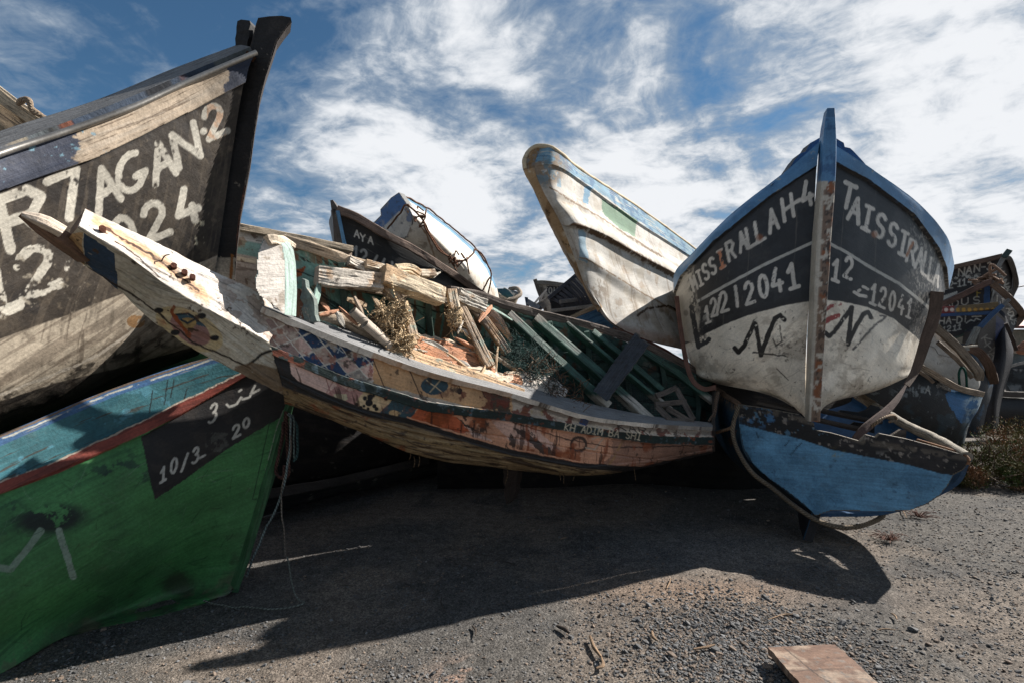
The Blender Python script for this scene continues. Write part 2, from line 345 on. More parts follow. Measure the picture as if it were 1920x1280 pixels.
# ------------------------------------------------------------------ materials
def mat(name, rough=.65, grain=.35, gs=(3, 45), bump=.35, var=.35, chip=0., chipcol=(.33, .29, .24), metal=0., dirt=.25, spec=.35, speck=.3, twist=0, rot=0, crack=0.):
    m = bpy.data.materials.new(name); m.use_nodes = True; t = m.node_tree; b = t.nodes['Principled BSDF']
    ca = nd(t, 'ShaderNodeAttribute', attribute_name='col'); ga = nd(t, 'ShaderNodeAttribute', attribute_name='gr')
    tc = nd(t, 'ShaderNodeTexCoord')
    def noise(vec, sc, det=5, ro=.6, scale=None):
        n = nd(t, 'ShaderNodeTexNoise'); n.inputs['Scale'].default_value = sc; n.inputs['Detail'].default_value = det; n.inputs['Roughness'].default_value = ro
        if scale:
            mp = nd(t, 'ShaderNodeMapping'); mp.inputs['Scale'].default_value = scale; t.links.new(vec, mp.inputs[0]); vec = mp.outputs[0]
        t.links.new(vec, n.inputs['Vector']); return n.outputs[0]
    ob = tc.outputs['Object']
    n1 = noise(ob, 4.0, 7); n2 = noise(ob, 70, 4); ng = noise(ga.outputs['Vector'], 1.0, 6, .65, (gs[0], gs[1], 1)); nf = noise(ga.outputs['Vector'], 1.0, 3, .6, (gs[0] * 6, gs[1] * 5, 1))
    c = mixc(t, 1.0, ca.outputs['Color'], (1, 1, 1), 'MULTIPLY')
    def mul(c, src, lo, hi, a=.3, bb=.7):
        r = ramp(t, src, a, bb, lo, hi); v = nd(t, 'ShaderNodeVectorMath', operation='SCALE'); t.links.new(c, v.inputs[0]); t.links.new(r, v.inputs['Scale']); return v.outputs[0]
    c = mul(c, n1, 1 - var, 1 + var * .35); c = mul(c, ng, 1 - grain, 1 + grain * .3); c = mul(c, n2, 1 - speck * .6, 1 + speck * .3)
    if dirt: c = mixc(t, ramp(t, noise(ob, 9, 8, .7), .55, .75, 0, dirt), c, (.10, .075, .05))
    if crack: c = mixc(t, ramp(t, ng, .43, .36, 0, crack), c, (.035, .028, .022))
    hgt = math_n(t, 'ADD', math_n(t, 'MULTIPLY', ng, .7), math_n(t, 'ADD', math_n(t, 'MULTIPLY', n2, .35), math_n(t, 'MULTIPLY', nf, .3)))
    if chip:
        cn = noise(ob, 16, 9, .68); cm = math_n(t, 'ADD', math_n(t, 'MULTIPLY', cn, .7), math_n(t, 'MULTIPLY', ng, .3))
        f = ramp(t, cm, .66 - chip * .3, .675 - chip * .3); wood = mul(mixc(t, 1.0, chipcol, (1, 1, 1), 'MULTIPLY'), nf, .45, 1.25)
        c = mixc(t, f, c, wood); hgt = math_n(t, 'SUBTRACT', hgt, math_n(t, 'MULTIPLY', f, .5))
    if twist:
        sp = nd(t, 'ShaderNodeSeparateXYZ'); t.links.new(ga.outputs['Vector'], sp.inputs[0])
        s_ = math_n(t, 'SINE', math_n(t, 'ADD', math_n(t, 'MULTIPLY', sp.outputs[0], twist), math_n(t, 'MULTIPLY', sp.outputs[1], twist * .8)))
        c = mul(c, s_, .45, 1.1, -1, .6); hgt = math_n(t, 'ADD', hgt, math_n(t, 'MULTIPLY', s_, .5))
    t.links.new(c, b.inputs['Base Color']); b.inputs['Roughness'].default_value = rough; b.inputs['Metallic'].default_value = metal
    b.inputs['Specular IOR Level'].default_value = spec
    bp = nd(t, 'ShaderNodeBump'); bp.inputs['Strength'].default_value = bump; bp.inputs['Distance'].default_value = .012; t.links.new(hgt, bp.inputs['Height']); t.links.new(bp.outputs[0], b.inputs['Normal'])
    return m
M_HULL = mat('weathered_hull_paint', .6, .22, (2, 40), .4, .3, chip=.0, dirt=.2)
M_GLOSS = mat('fibreglass_paint', .45, .10, (2, 30), .18, .22, dirt=.18, speck=.2, spec=.4)
M_WOOD = mat('weathered_timber', .8, .5, (5, 90), .8, .3, dirt=.15, crack=.8)
M_WPAINT = mat('flaking_white_timber', .7, .3, (5, 70), .9, .3, chip=.26, chipcol=(.46, .41, .34), crack=.8)
M_STEM = mat('worn_white_stem', .7, .25, (4, 50), .6, .25, chip=.12, crack=.5)
M_CHALK = mat('chalky_fibreglass', .75, .12, (2, 30), .2, .22, dirt=.15, speck=.2, spec=.15)
M_GREEN = mat('green_painted_timber', .6, .3, (4, 60), .4, .35, chip=.1, crack=.3)
M_METAL = mat('dull_steel', .38, .15, (2, 60), .1, .3, metal=.7, dirt=.3)
M_ROPE = mat('rope_fibre', .9, .2, (20, 20), .6, .3, dirt=.1, twist=260)
M_CLOTH = mat('strap_webbing', .85, .3, (8, 60), .4, .3)
M_TAR = mat('black_tarred_timber', .7, .25, (3, 40), .6, .35, dirt=.15, speck=.5)
WHITE = C(205, 198, 188); BARE = C(150, 130, 110); RUST = C(140, 70, 35); BLACK = C(38, 36, 36)
def fd(xs, ds): return lambda x: float(np.interp(x, xs, ds))
def planeD(a, b, c):
    M = np.array([[1, p[0], p[1]] for p in (a, b, c)], float); k = np.linalg.solve(M, [1 / p[2] for p in (a, b, c)])
    return lambda x, y: 1 / (k[0] + k[1] * x + k[2] * y)
def rowmk(pts, f, off=0.0): return [(x, y, f(x) + off) for x, y in pts]
def plate(mb, poly, pd, vec, col, paint, ecol, res=2.2, mat_=0, jit=0.0):
    """flat board with a traced outline, real thickness and a painted face"""
    mb.slab(poly, [pd(x, y) * 1.0006 for x, y in poly], vec, ecol, mat=mat_)
    X = [p[0] for p in poly]; Y = [p[1] for p in poly]; nu = int((max(X) - min(X)) / res) + 2; nv = int((max(Y) - min(Y)) / res) + 2
    gx, gy = np.meshgrid(np.linspace(min(X), max(X), nu), np.linspace(min(Y), max(Y), nv)); D = pd(gx, gy) * .9994
    G = np.stack([(gx - 960) / F * D, D, EYE + (HY - gy) / F * D], -1)
    mb.grid(G, col, .0005, paint=paint, inner=ecol, keep=lambda c: inpoly(c.x, c.y, poly), mat=mat_)

# ================================================================== 1. big black-sided boat at upper left
fA = fd([-300, 0, 200, 350, 476], [1.95, 2.45, 2.80, 3.10, 3.33])
root = thing('fishing_boat', 'big black-sided boat rearing up at left, lettered R7ACAN.2, steel pipe on its rail', 'boat', (-2.9, 3.4, 1.2), 'stacked derelict fishing boats')
LET = C(204, 198, 184)
def pA(c):
    c.col[:] = C(64, 57, 50)
    c.blot(C(44, 40, 38), .5, .15, 5, 1, .8); c.blot(C(92, 82, 70), .56, .1, 9, 2, .5); c.drip(C(98, 88, 76), .60, (26, 3), 3, .5); c.blot(C(120,108,92),.70,.03,26,41,.5)
    rail = [(-300, 478), (0, 356), (175, 297), (363, 206), (455, 157), (480, 143)]
    below = c.below(rail)
    wl = [(-320, 735), (0, 635), (110, 597), (221, 555), (310, 520), (410, 478)]
    low = c.below(wl)
    k = dict(wear=.10, rag=1.1)
    G = lambda ch, x, y, w, h, r, wd, **q: c.glyph(ch, x, y, (w * math.cos(math.radians(r)), w * math.sin(math.radians(r))), (-h * .22, -h), wd, LET, **{**k, **q})
    G('2', 402, 227, 40, 54, -24, 12, wear=.0); c.glyph('.', 382, 246, (14, 0), (0, -14), 12, LET)
    G('N', 349, 273, 46, 62, -30, 13); G('A', 304, 302, 44, 66, -30, 13); G('G', 248, 326, 60, 66, -34, 13); G('A', 198, 352, 50, 70, -34, 14)
    G('7', 124, 368, 58, 78, -24, 17); G('R', 46, 408, 78, 92, -20, 20); G('A', -70, 470, 80, 100, -20, 22)
    G('4', 350, 387, 42, 60, -22, 14); G('2', 291, 413, 46, 62, -20, 13, wear=.14); G('0', 232, 440, 46, 62, -20, 13)
    G('2', 68, 507, 78, 78, -22, 17, wear=.24, rag=3); G('1', -8, 540, 80, 90, -20, 22, wear=.2, rag=3); G('/', 130, 470, 30, 60, -20, 10, wear=.22)
    c.blot(C(165, 155, 138), .60, .05, 22, 12, .75, mask=sstep(c.mid, .4, .55) * (c.x < 200) * (c.y > 470) * (c.y < 600))
    c.blot(C(206, 196, 170), .58, .04, 30, 14, .9, mask=((abs(c.x - 374) < 9) & (c.y > 415) & (c.y < 460)))
    c.blot(C(190, 120, 50), .5, .1, 16, 15, .5, mask=(c.x > 388) * (c.y < 262) * (c.y > 195) * sstep(c.col.sum(-1), .8, 1.2))
    # pale unpainted underwater part
    c.mix(low, C(176, 164, 146)); c.scratch(C(122, 110, 96), .52, (3, 26), 4, .7, low); c.blot(C(96, 84, 72), .56, .08, 8, 5, .55, low); c.drip(C(70, 58, 48), .68, (20, 3), 7, .6, low)
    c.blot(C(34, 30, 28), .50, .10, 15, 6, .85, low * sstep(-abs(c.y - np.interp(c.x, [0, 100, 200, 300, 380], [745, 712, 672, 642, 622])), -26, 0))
    c.line([(-60, 765), (0, 739), (100, 702), (180, 668), (262, 612)], 5, C(190, 180, 165), rag=2.5, wear=.12); c.blot(C(150, 112, 70), .35, .1, 24, 8, .9, mask=(np.hypot(c.x - 255, (c.y - 603) * 1.4) < 17) * 1.)
    dk = c.below([(-300, 845), (0, 752), (110, 716), (220, 690), (345, 655), (400, 640)]); c.mix(dk * .85, C(52, 46, 42)); c.scratch(C(30, 27, 26), .5, (3, 20), 9, .7, dk)  # shade of the hull's underside mixed into the colour below this line
    c.drip(C(60, 50, 40), .60, (14, 2), 11, .35, low)
    # rail plank above the black paint
    up = 1 - below
    c.mix(up, C(190, 172, 150)); c.scratch(C(106, 88, 70), .57, (4, 70), 21, .8, up); c.scratch(C(190, 176, 158), .52, (3, 40), 22, .6, up)
    nav = C(44, 56, 78)
    c.mix(up * sstep(fbm(c.w * 9 + 3, 5, 31, .62) + .9 * sstep(170 - c.x, -40, 90) - .55 + .75 * sstep(c.x, 395, 440), .40, .45) * .95, nav)
    c.mix(up * sstep(fbm(c.w * 20 + 9, 5, 35, .62), .66, .70) * sstep(-c.x, -230, -150), C(120, 158, 175))
    c.mix(sstep(-abs(c.y - np.interp(c.x, [p[0] for p in rail], [p[1] for p in rail]) - 3), -4, -1) * .75, C(28, 26, 26))
def dA(G, U, V):
    x, y = proj(G); r = np.interp(x, [-300, 0, 175, 363, 455], [478, 356, 297, 206, 157])
    return .022 * (y < r) + .006 * (fbm(G * 12, 3, 2) - .5)
rows = [rowmk([(476, 104), (350, 160), (200, 222), (0, 296), (-300, 408)], fA), rowmk([(457, 157), (350, 212), (200, 286), (0, 356), (-300, 478)], fA, .01),
        [(434, 297, 3.38), (330, 375, 3.18), (180, 435, 2.88), (-10, 500, 2.52), (-300, 610, 2.02)], [(408, 479, 3.44), (310, 520, 3.28), (190, 566, 3.0), (0, 635, 2.62), (-300, 742, 2.1)],
        [(390, 585, 3.52), (300, 618, 3.42), (180, 670, 3.12), (0, 740, 2.72), (-300, 850, 2.2)], [(380, 648, 3.66), (285, 684, 3.65), (165, 742, 3.4), (0, 800, 3.0), (-300, 905, 2.5)],
        [(372, 665, 3.9), (280, 700, 4.1), (165, 750, 4.0), (0, 810, 3.6), (-300, 915, 3.1)]]
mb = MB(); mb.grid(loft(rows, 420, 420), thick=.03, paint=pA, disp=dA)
# port side, beyond the stem
pr = [[(460, 100, 3.38), (380, 150, 3.9), (200, 260, 4.2), (-200, 380, 4.0)], [(425, 350, 3.5), (330, 390, 4.2), (120, 430, 4.7), (-250, 480, 4.7)], [(385, 640, 3.8), (280, 690, 4.4), (80, 740, 4.6), (-250, 800, 4.6)]]
mb.grid(loft(pr, 30, 24), C(70, 62, 55), .03, flip=False)
mb.build('hull', M_HULL, root)
mb = MB(); q_ = [(-300, 410, 1.95), (-300, 610, 2.04), (-300, 742, 2.12), (-300, 848, 2.22), (-300, 910, 3.0), (-250, 800, 4.6), (-250, 480, 4.7), (-200, 380, 4.0)]
mb.slab([a[:2] for a in q_], [a[2] for a in q_], (.01, .03, 0), C(84, 74, 64)); mb.build('transom', M_WOOD, root)
mb = MB()   # washboard on top of the rail
def pW(c):
    c.col[:] = C(104, 112, 116); c.scratch(C(60, 76, 98), .47, (2.5, 30), 3, .9); c.scratch(C(160, 150, 132), .58, (4, 50), 5, .9); c.scratch(C(28, 30, 36), .62, (3, 70), 8, .9); c.scratch(C(150,84,48), .68, (4, 40), 10, .8)
mb.grid(loft([[(474, 98, 3.33), (350, 150, 3.1), (200, 214, 2.8), (0, 290, 2.45), (-300, 402, 1.95)], [(452, 93, 3.42), (332, 138, 3.25), (190, 197, 2.98), (0, 260, 2.65), (-300, 372, 2.15)], [(448, 98, 3.5), (328, 146, 3.33), (186, 208, 3.06), (0, 274, 2.75), (-300, 390, 2.2)]], 260, 40, False), thick=.03, paint=pW)
mb.build('washboard', M_WOOD, root)
mb = MB(); mb.tube([(481, 99, 3.27), (350, 155, 3.06), (249, 201, 2.85), (120, 248, 2.62), (0, 288, 2.4), (-300, 400, 1.9)], .016, C(150, 146, 140), k=12, n=60); mb.build('rail_pipe', M_METAL, root)
mb = MB()
stem = [(484, 34), (505, 31), (528, 30), (545, 33), (547, 42), (536, 55), (520, 78), (510, 109), (498, 145), (488, 184), (478, 245), (470, 306), (460, 360), (451, 407), (444, 470), (440, 530), (425, 600), (385, 660), (375, 640), (395, 560), (407, 478), (420, 390), (433, 297), (444, 225), (453, 157), (462, 110), (468, 92), (474, 70), (480, 45)]
def pS(c):
    c.col[:] = C(34, 32, 32); c.blot(C(54, 50, 48), .56, .1, 8, 3, .6); c.blot(C(150, 140, 128), .72, .03, 30, 4, .6)
    e = segdist(c.x, c.y, [(547, 42), (520, 78), (510, 109), (488, 184), (470, 306), (451, 407), (440, 530)]); c.mix(sstep(-e - c.n1 * 4, -3.2, -1.4) * .8, C(150, 138, 126)); c.mix(sstep(-e - c.n1 * 4, -4, -2) * (c.y > 350) * .8, C(120, 66, 40))  # light caught by the front edge painted as a pale line, brown lower down
    c.mix((c.y > 482 + c.n1 * 12) * 1., C(176, 166, 150)); c.line([(436, 480), (430, 540)], 6, C(150, 96, 44), rag=2); c.line([(486, 42), (474, 95)], 2, C(12, 12, 12))
pdS = planeD((545, 35, 3.30), (440, 520, 3.48), (468, 92, 3.34)); plate(mb, stem, pdS, (-.052, .10, 0), BLACK, pS, C(60, 52, 48))
mb.build('stem_post', M_TAR, root)
mb = MB(); mb.slab([(445, 40), (452, 37), (468, 39), (470, 45), (463, 90), (441, 92), (443, 62)], 3.38, (.02, .10, 0), C(40, 38, 38), jit=.003); mb.build('mooring_bitt', M_TAR, root)
mb = MB(); mb.slab([(452, 93), (462, 95), (475, 103), (468, 110), (449, 103)], 3.3, (0, .06, 0), C(90, 60, 40)); mb.build('rail_bracket', M_WOOD, root)

# boat peeping in behind it, at the left edge
root = thing('fishing_boat', 'weathered pale gunwale of a boat cut off at the far left edge against the sky', 'boat', (-5.0, 5.0, 3.2), 'stacked derelict fishing boats')
mb = MB()
def pq(c): c.col[:] = C(150, 132, 108); c.scratch(C(74, 62, 50), .5, (3, 30), 2, .9); c.blot(C(90,78,64), .55,.1,8,3,.6)
mb.grid(loft([[(-140, 90, 4.6), (0, 188, 4.8), (70, 236, 4.9), (140, 290, 5.0)], [(-140, 140, 4.6), (0, 262, 4.8), (60, 300, 4.9), (140, 350, 5.0)], [(-140, 300, 4.8), (0, 400, 5), (60, 440, 5.1), (140, 480, 5.2)]], 60, 50), thick=.03, paint=pq); mb.build('hull', M_WOOD, root)
mb = MB(); mb.beam([(-140, 62, 4.6), (0, 181, 4.75), (75, 234, 4.85), (140, 282, 5)], .11, .05, C(206, 186, 158)); mb.beam([(-140, 46, 4.8), (0, 168, 4.9), (80, 224, 5), (140, 270, 5)], .05, .12, C(214, 200, 178)); mb.build('gunwale', M_WOOD, root)
mb = MB()
for q in range(3): mb.tube([(35 + q * 3, 196 - q * 2, 4.74), (40 + q * 4, 188 - q, 4.7), (52 + q * 2, 190, 4.7), (60, 204 + q * 2, 4.72), (74, 214 + q, 4.75), (90, 228 - q * 2, 4.8)], .022, C(170, 150, 128), n=24)
mb.build('rope_knot', M_ROPE, None, label='knotted pale rope on the gunwale at the far left edge', category='rope')

# ================================================================== 2. green boat at lower left
root = thing('fishing_boat', 'green wooden boat with teal top band and red rub strip lying lowest at left', 'boat', (-2.6, 3.6, 0), 'stacked derelict fishing boats')
def pG(c):
    c.col[:] = C(68, 124, 72); c.blot(C(60, 106, 66), .5, .2, 4, 1, .7); c.blot(C(74, 112, 78), .62, .1, 7, 2, .35); c.scratch(C(30,70,44), .6, (3, 24), 5, .4)
    red0 = [(-300, 1040), (0, 903), (100, 867), (276, 785), (350, 748), (450, 700), (560, 640)]; red1 = [(-300, 1065), (0, 926), (110, 886), (266, 815), (345, 775), (450, 712), (560, 652)]
    c.blot(C(20, 26, 28), .40, .06, 17, 4, .95, mask=sstep(-np.hypot((c.x - 95) / 85, (c.y - 972) / 34 + (c.x - 95) / 400), -1.1, -.5))
    c.blot(C(22, 34, 44), .60, .05, 12, 8, .7, mask=sstep(-np.hypot((c.x - 225) / 90, (c.y - 890) / 60), -1.1, -.3)); c.blot(C(22, 34, 44), .52, .05, 12, 9, .6, mask=sstep(-np.hypot((c.x - 10) / 50, (c.y - 960) / 40), -1.1, -.3))
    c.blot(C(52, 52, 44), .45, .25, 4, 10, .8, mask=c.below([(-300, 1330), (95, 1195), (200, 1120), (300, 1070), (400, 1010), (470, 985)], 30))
    c.line([(0, 1064), (20, 1066), (50, 1030), (76, 994)], 13, C(128, 150, 130), rag=1.5, wear=.1); c.line([(110, 995), (122, 1030), (137, 1080)], 13, C(140, 160, 142), rag=1.5, wear=.1)
    c.scrapes(70, (0, 860, 500, 1180), C(110, 138, 112), 3, 34, 1.2, .5, -.4, .6); c.scrapes(60, (0, 880, 480, 1200), C(24, 44, 30), 4, 26, 1.3, .6, -.4, .8); c.blot(C(96, 88, 72), .50, .1, 9, 33, .5, mask=c.below([(-300, 1380), (0, 1225), (140, 1160), (300, 1120), (430, 1080), (480, 1060)], 18))
    # black name patch
    bp = [(264, 818), (345, 775), (450, 712), (620, 610), (560, 760), (520, 785), (490, 802), (420, 845), (350, 895), (290, 936)]
    c.poly(bp, C(36, 34, 34), 1.5); c.blot(C(58, 52, 48), .56, .1, 12, 6, .5, mask=inpoly(c.x, c.y, bp) * 1.)
    w = C(190, 188, 180)
    c.glyph('3', 400, 773, (16, -10), (4, -34), 4.5, w); c.line([(425, 757), (430, 762), (444, 757), (452, 744), (455, 748), (468, 744), (478, 722), (470, 738), (486, 730)], 4, w); c.line([(448, 733), (452, 730)], 4, w)
    c.word('10/3', [(306, 888), (326, 872), (346, 866), (367, 852)], (13, -9), (2, -27), 4.5, w); c.line([(374, 858), (384, 852)], 4, w, wear=.15); c.glyph('2', 443, 807, (14, -8), (0, -22), 4.5, w); c.glyph('0', 462, 792, (13, -7), (0, -17), 4.5, w); c.blot(C(90, 90, 84), .52, .06, 30, 7, .6, mask=(abs(c.x - 407) < 22) * (abs(c.y - 828) < 18))
    # bow plate line
    c.line([(508, 780), (474, 935), (492, 935)], 1.6, C(26, 50, 34)); e = segdist(c.x, c.y, [(545, 745), (524, 800), (489, 935)]); c.blot(C(160, 158, 148), .46, .05, 26, 9, .9, mask=sstep(-e, -7, -4))
    # teal top
    up = 1 - c.below(red0); c.mix(up, C(54, 104, 112)); c.blot(C(36, 92, 104), .5, .15, 6, 12, .8, up); c.scratch(C(60, 48, 36), .66, (5, 60), 13, .8, up); c.blot(C(90, 150, 170), .64, .05, 14, 14, .5, up)
    for xx, yy, l in ((280, 745, 45), (308, 728, 50), (320, 722, 36), (345, 735, 22)): c.line([(xx + 6, yy - l * .3), (xx, yy + l * .6)], 2.2, C(16, 20, 22), rag=1)
    cap = [(-300, 972), (0, 835), (208, 745), (391, 684), (560, 640)]; cu = 1 - c.below(cap); c.mix(cu, C(60, 98, 140)); c.scratch(C(150, 150, 140), .6, (4, 60), 15, .7, cu); c.line([(-300, 960), (0, 824), (208, 737), (391, 677)], 3, C(190, 190, 180), rag=2, wear=.2)
    c.line([(-300, 955), (0, 818), (208, 730), (391, 671)], 4, C(110, 92, 76), rag=1.5)
    m = c.below(red0) * (1 - c.below(red1)); c.mix(m, C(134, 64, 52)); c.scratch(C(90, 42, 34), .5, (3, 30), 16, .6, m); c.line(red0, 3, C(180, 166, 150), rag=2.5, wear=.2)
def dG(G, U, V):
    x, y = proj(G); r0 = np.interp(x, [-300, 0, 276, 450, 560], [1040, 903, 785, 700, 640]); r1 = r0 + np.interp(x, [-300, 0, 276, 450], [26, 24, 28, 12])
    return .025 * ((y > r0) & (y < r1)) + .008 * (y < r0) + .008 * (fbm(G * 5, 3, 4) - .5)
rows = [[(572, 642, 3.56), (400, 668, 3.32), (208, 729, 2.98), (0, 816, 2.6), (-300, 950, 2.1)], [(556, 692, 3.54), (400, 724, 3.3), (215, 812, 2.96), (0, 905, 2.58), (-300, 1042, 2.08)],
        [(522, 820, 3.5), (385, 862, 3.25), (220, 925, 2.9), (0, 1005, 2.52), (-300, 1130, 2.03)], [(482, 965, 3.46), (365, 1000, 3.3), (212, 1060, 2.92), (0, 1125, 2.5), (-300, 1250, 2.02)],
        [(447, 1080, 3.42), (335, 1105, 3.42), (205, 1140, 3.1), (0, 1205, 2.56), (-300, 1350, 2.05)], [(428, 1113, 3.38), (285, 1156, 3.12), (140, 1186, 2.9), (0, 1263, 2.53), (-300, 1420, 2.08)]]
mb = MB(); mb.grid(loft(rows, 420, 420), thick=.04, paint=pG, disp=dG)
pr = [[(565, 640, 3.6), (470, 625, 4.3), (250, 650, 4.6), (-250, 720, 4.6)], [(520, 840, 3.6), (420, 850, 4.3), (200, 860, 4.6), (-250, 900, 4.6)], [(435, 1110, 3.42), (360, 1040, 4.1), (150, 1010, 4.4), (-250, 1010, 4.4)]]
mb.grid(loft(pr, 30, 24), C(50, 90, 60), .04, flip=False)
mb.build('hull', M_HULL, root)
mb = MB(); q_ = [(-300, 952, 2.1), (-300, 1130, 2.04), (-300, 1418, 2.09), (-250, 1010, 4.4), (-250, 900, 4.6), (-250, 722, 4.6)]
mb.slab([a[:2] for a in q_], [a[2] for a in q_], (.01, .03, 0), C(60, 98, 64)); mb.build('transom', M_GREEN, root)
mb = MB(); mb.beam([(548, 740, 3.53), (522, 812, 3.5), (490, 935, 3.46), (462, 1035, 3.43), (440, 1098, 3.40)], .035, .08, C(60, 100, 66), roll=.5, n=40); mb.build('stem_post', M_GREEN, root)

# ================================================================== 3. broken boat across the middle
root = thing('fishing_boat', 'wrecked wooden boat with painted mosaic patches and open ribs sprawled across the middle', 'boat', (0.3, 4.3, 0.6), 'stacked derelict fishing boats')
PINK = C(218, 184, 170); SAL = C(212, 156, 124); TEAL = C(52, 78, 88); CREAM = C(204, 180, 142); NAVY = C(36, 62, 94); DKG = C(34, 48, 46)
G0 = [(487, 585, 2.85), (640, 647, 3.05), (800, 704, 3.35), (960, 745, 3.7), (1100, 785, 4.05), (1220, 800, 4.3), (1335, 806, 4.6)]
G1 = [(505, 652, 2.86), (640, 708, 3.06), (800, 757, 3.36), (960, 778, 3.72), (1100, 803, 4.07), (1220, 819, 4.32), (1335, 822, 4.6)]
G2 = [(525, 703, 2.9), (650, 760, 3.1), (790, 802, 3.42), (960, 850, 3.8), (1100, 874, 4.12), (1220, 862, 4.4), (1335, 840, 4.65)]
G3 = [(535, 750, 3.02), (660, 797, 3.22), (800, 852, 3.55), (960, 876, 3.95), (1100, 888, 4.3), (1220, 871, 4.6), (1335, 846, 4.8)]
G4 = [(545, 742, 3.25), (660, 788, 3.55), (800, 836, 4.05), (960, 856, 4.6), (1100, 862, 5.0), (1220, 850, 5.2), (1335, 825, 5.4)]
G5 = [(555, 600, 3.35), (670, 655, 3.65), (800, 690, 4.15), (960, 725, 4.8), (1100, 745, 5.2), (1220, 755, 5.4), (1335, 765, 5.6)]
G6 = [(532, 452, 3.25), (650, 490, 3.45), (790, 524, 3.85), (960, 580, 4.5), (1090, 612, 4.9), (1210, 655, 5.2), (1335, 715, 5.5)]
GI = [(488, 578, 3.0), (640, 622, 3.30), (800, 680, 3.62), (960, 724, 3.98), (1100, 762, 4.3), (1220, 786, 4.56), (1335, 798, 4.85)]
def pB(c):
    c.col[:] = SAL
    xs = [p[0] for p in G1]; g1 = np.interp(c.x, xs, [p[1] for p in G1]); X, Y = c.jx(1.2)
    upper = Y < g1
    # lower field
    c.poly([(440, 600), (560, 650), (620, 700), (700, 726), (668, 800), (520, 760)], PINK, 1)
    c.poly([(500, 640), (540, 655), (546, 700), (560, 715), (615, 738), (640, 780), (500, 740)], BLACK, 1.5)
    for a, b in (((634, 697), (610, 740)), ((672, 700), (640, 745)), ((700, 722), (655, 770)), ((610, 705), (628, 760))): c.line([a, b], 1.6, C(150, 96, 92))
    c.line([(628, 700), (634, 722), (655, 735), (690, 728), (705, 716)], 5, C(158, 100, 96), alpha=.7); c.poly([(632, 722), (655, 738), (698, 728), (660, 770), (612, 738)], C(160, 112, 106), 1.5, .8)
    c.poly([(625, 738), (650, 738), (652, 748), (640, 752), (628, 750)], C(206, 194, 160), .5)
    c.poly([(700, 712), (760, 728), (706, 776), (655, 768)], CREAM, 1)
    for x, y, r in ((692, 754, 7), (694, 744, 6), (684, 746, 4), (702, 760, 4), (700, 742, 3), (706, 766, 4), (682, 760, 3), (693, 733, 3), (724, 746, 4), (668, 757, 4), (676, 762, 3), (690, 766, 3)): c.mix(sstep(-np.hypot(X - x, Y - y), -r - .7, -r + .7), C(20, 20, 22))
    c.poly([(745, 740), (790, 752), (768, 790), (745, 796), (706, 778)], TEAL, 2); c.blot(CREAM, .60, .04, 26, 5, .8, mask=inpoly(c.x, c.y, [(745, 740), (790, 752), (768, 790), (706, 778)]) * 1.); c.mix(sstep(-np.hypot(X - 738, (Y - 774) * 1.5), -10, -8.5), C(190, 160, 120))
    c.poly([(748, 730), (790, 750), (778, 757), (756, 752)], SAL, 1)
    c.poly([(795, 752), (825, 752), (885, 806), (868, 812), (768, 786)], C(186, 96, 62), 1.5); c.poly([(825, 754), (850, 764), (896, 800), (885, 808)], DKG, 2); c.poly([(835, 770), (960, 800), (960, 822), (900, 808)], SAL, 3); c.poly([(870, 796), (925, 826), (890, 822)], PINK, 3)
    c.poly([(895, 760), (1000, 800), (1060, 850), (960, 830)], PINK, 2, .7); c.blot(BLACK, .55, .03, 14, 7, .9, mask=inpoly(c.x, c.y, [(860, 770), (950, 800), (985, 850), (900, 830)]) * 1.)
    c.poly([(960, 800), (985, 808), (1062, 862), (1030, 862)], BLACK, 3, .9)
    c.poly([(1145, 815), (1335, 812), (1335, 860), (1100, 890), (1150, 850)], C(120, 92, 82), 3, .6)
    c.mix(sstep(abs(np.hypot(X - 1085, (Y - 832) * 1.1) - 14) * -1, -3.5, -2) * .9, C(30, 26, 26)); c.line([(1110, 822), (1135, 815), (1115, 842), (1098, 838)], 2.5, C(190, 170, 150)); c.word('101.', [(992, 808), (997, 812), (1002, 816), (1005, 810)], (4, 2), (-1, -6), 1.5, BLACK)
    c.line([(960, 790), (1060, 822), (1150, 838), (1300, 835)], 2, C(50, 34, 30), rag=1.5); c.line([(1180, 800), (1150, 860), (1130, 885)], 4, C(170, 130, 90), wear=.15)
    for seed, th, k in ((3, .56, .8), (4, .58, .8)): c.blot(RUST, th, .08, 7, seed, k, mask=sstep(c.x, 700, 820))
    c.drip(C(134, 66, 36), .59, (16, 2.5), 5, .85, mask=sstep(c.x, 660, 860)); c.drip(C(60, 34, 26), .64, (30, 3), 6, .8)
    # black band and weathered bottom timber
    bb = [(480, 655), (544, 707), (615, 738), (690, 768), (764, 783), (860, 814), (960, 842), (1085, 867), (1200, 872), (1335, 842)]; m = c.below(bb)
    c.mix(m, BLACK); c.line([(p[0], p[1] - 2) for p in bb[4:8]], 2.5, SAL, rag=1.5)
    kb = [(440, 640), (505, 712), (600, 748), (690, 780), (764, 794), (854, 822), (960, 853), (1085, 876), (1200, 884), (1335, 850)]; m = c.below(kb, 2)
    c.mix(m, C(134, 112, 82)); c.scratch(C(62, 46, 34), .50, (5, 40), 8, .9, m); c.scratch(C(150, 128, 92), .57, (4, 50), 9, .8, m); c.blot(C(124, 62, 34), .52, .1, 8, 10, .8, m * (c.x < 760))
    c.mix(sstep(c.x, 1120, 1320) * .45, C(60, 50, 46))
    # upper mosaic strip
    c.mix(upper * 1., C(190, 176, 160))
    g0 = np.interp(X, [p[0] for p in G0], [p[1] for p in G0]); pq_ = (X - 566) / 43; qq = ((Y - g0 - 8) / (g1 - g0 - 12) - .5) / .74
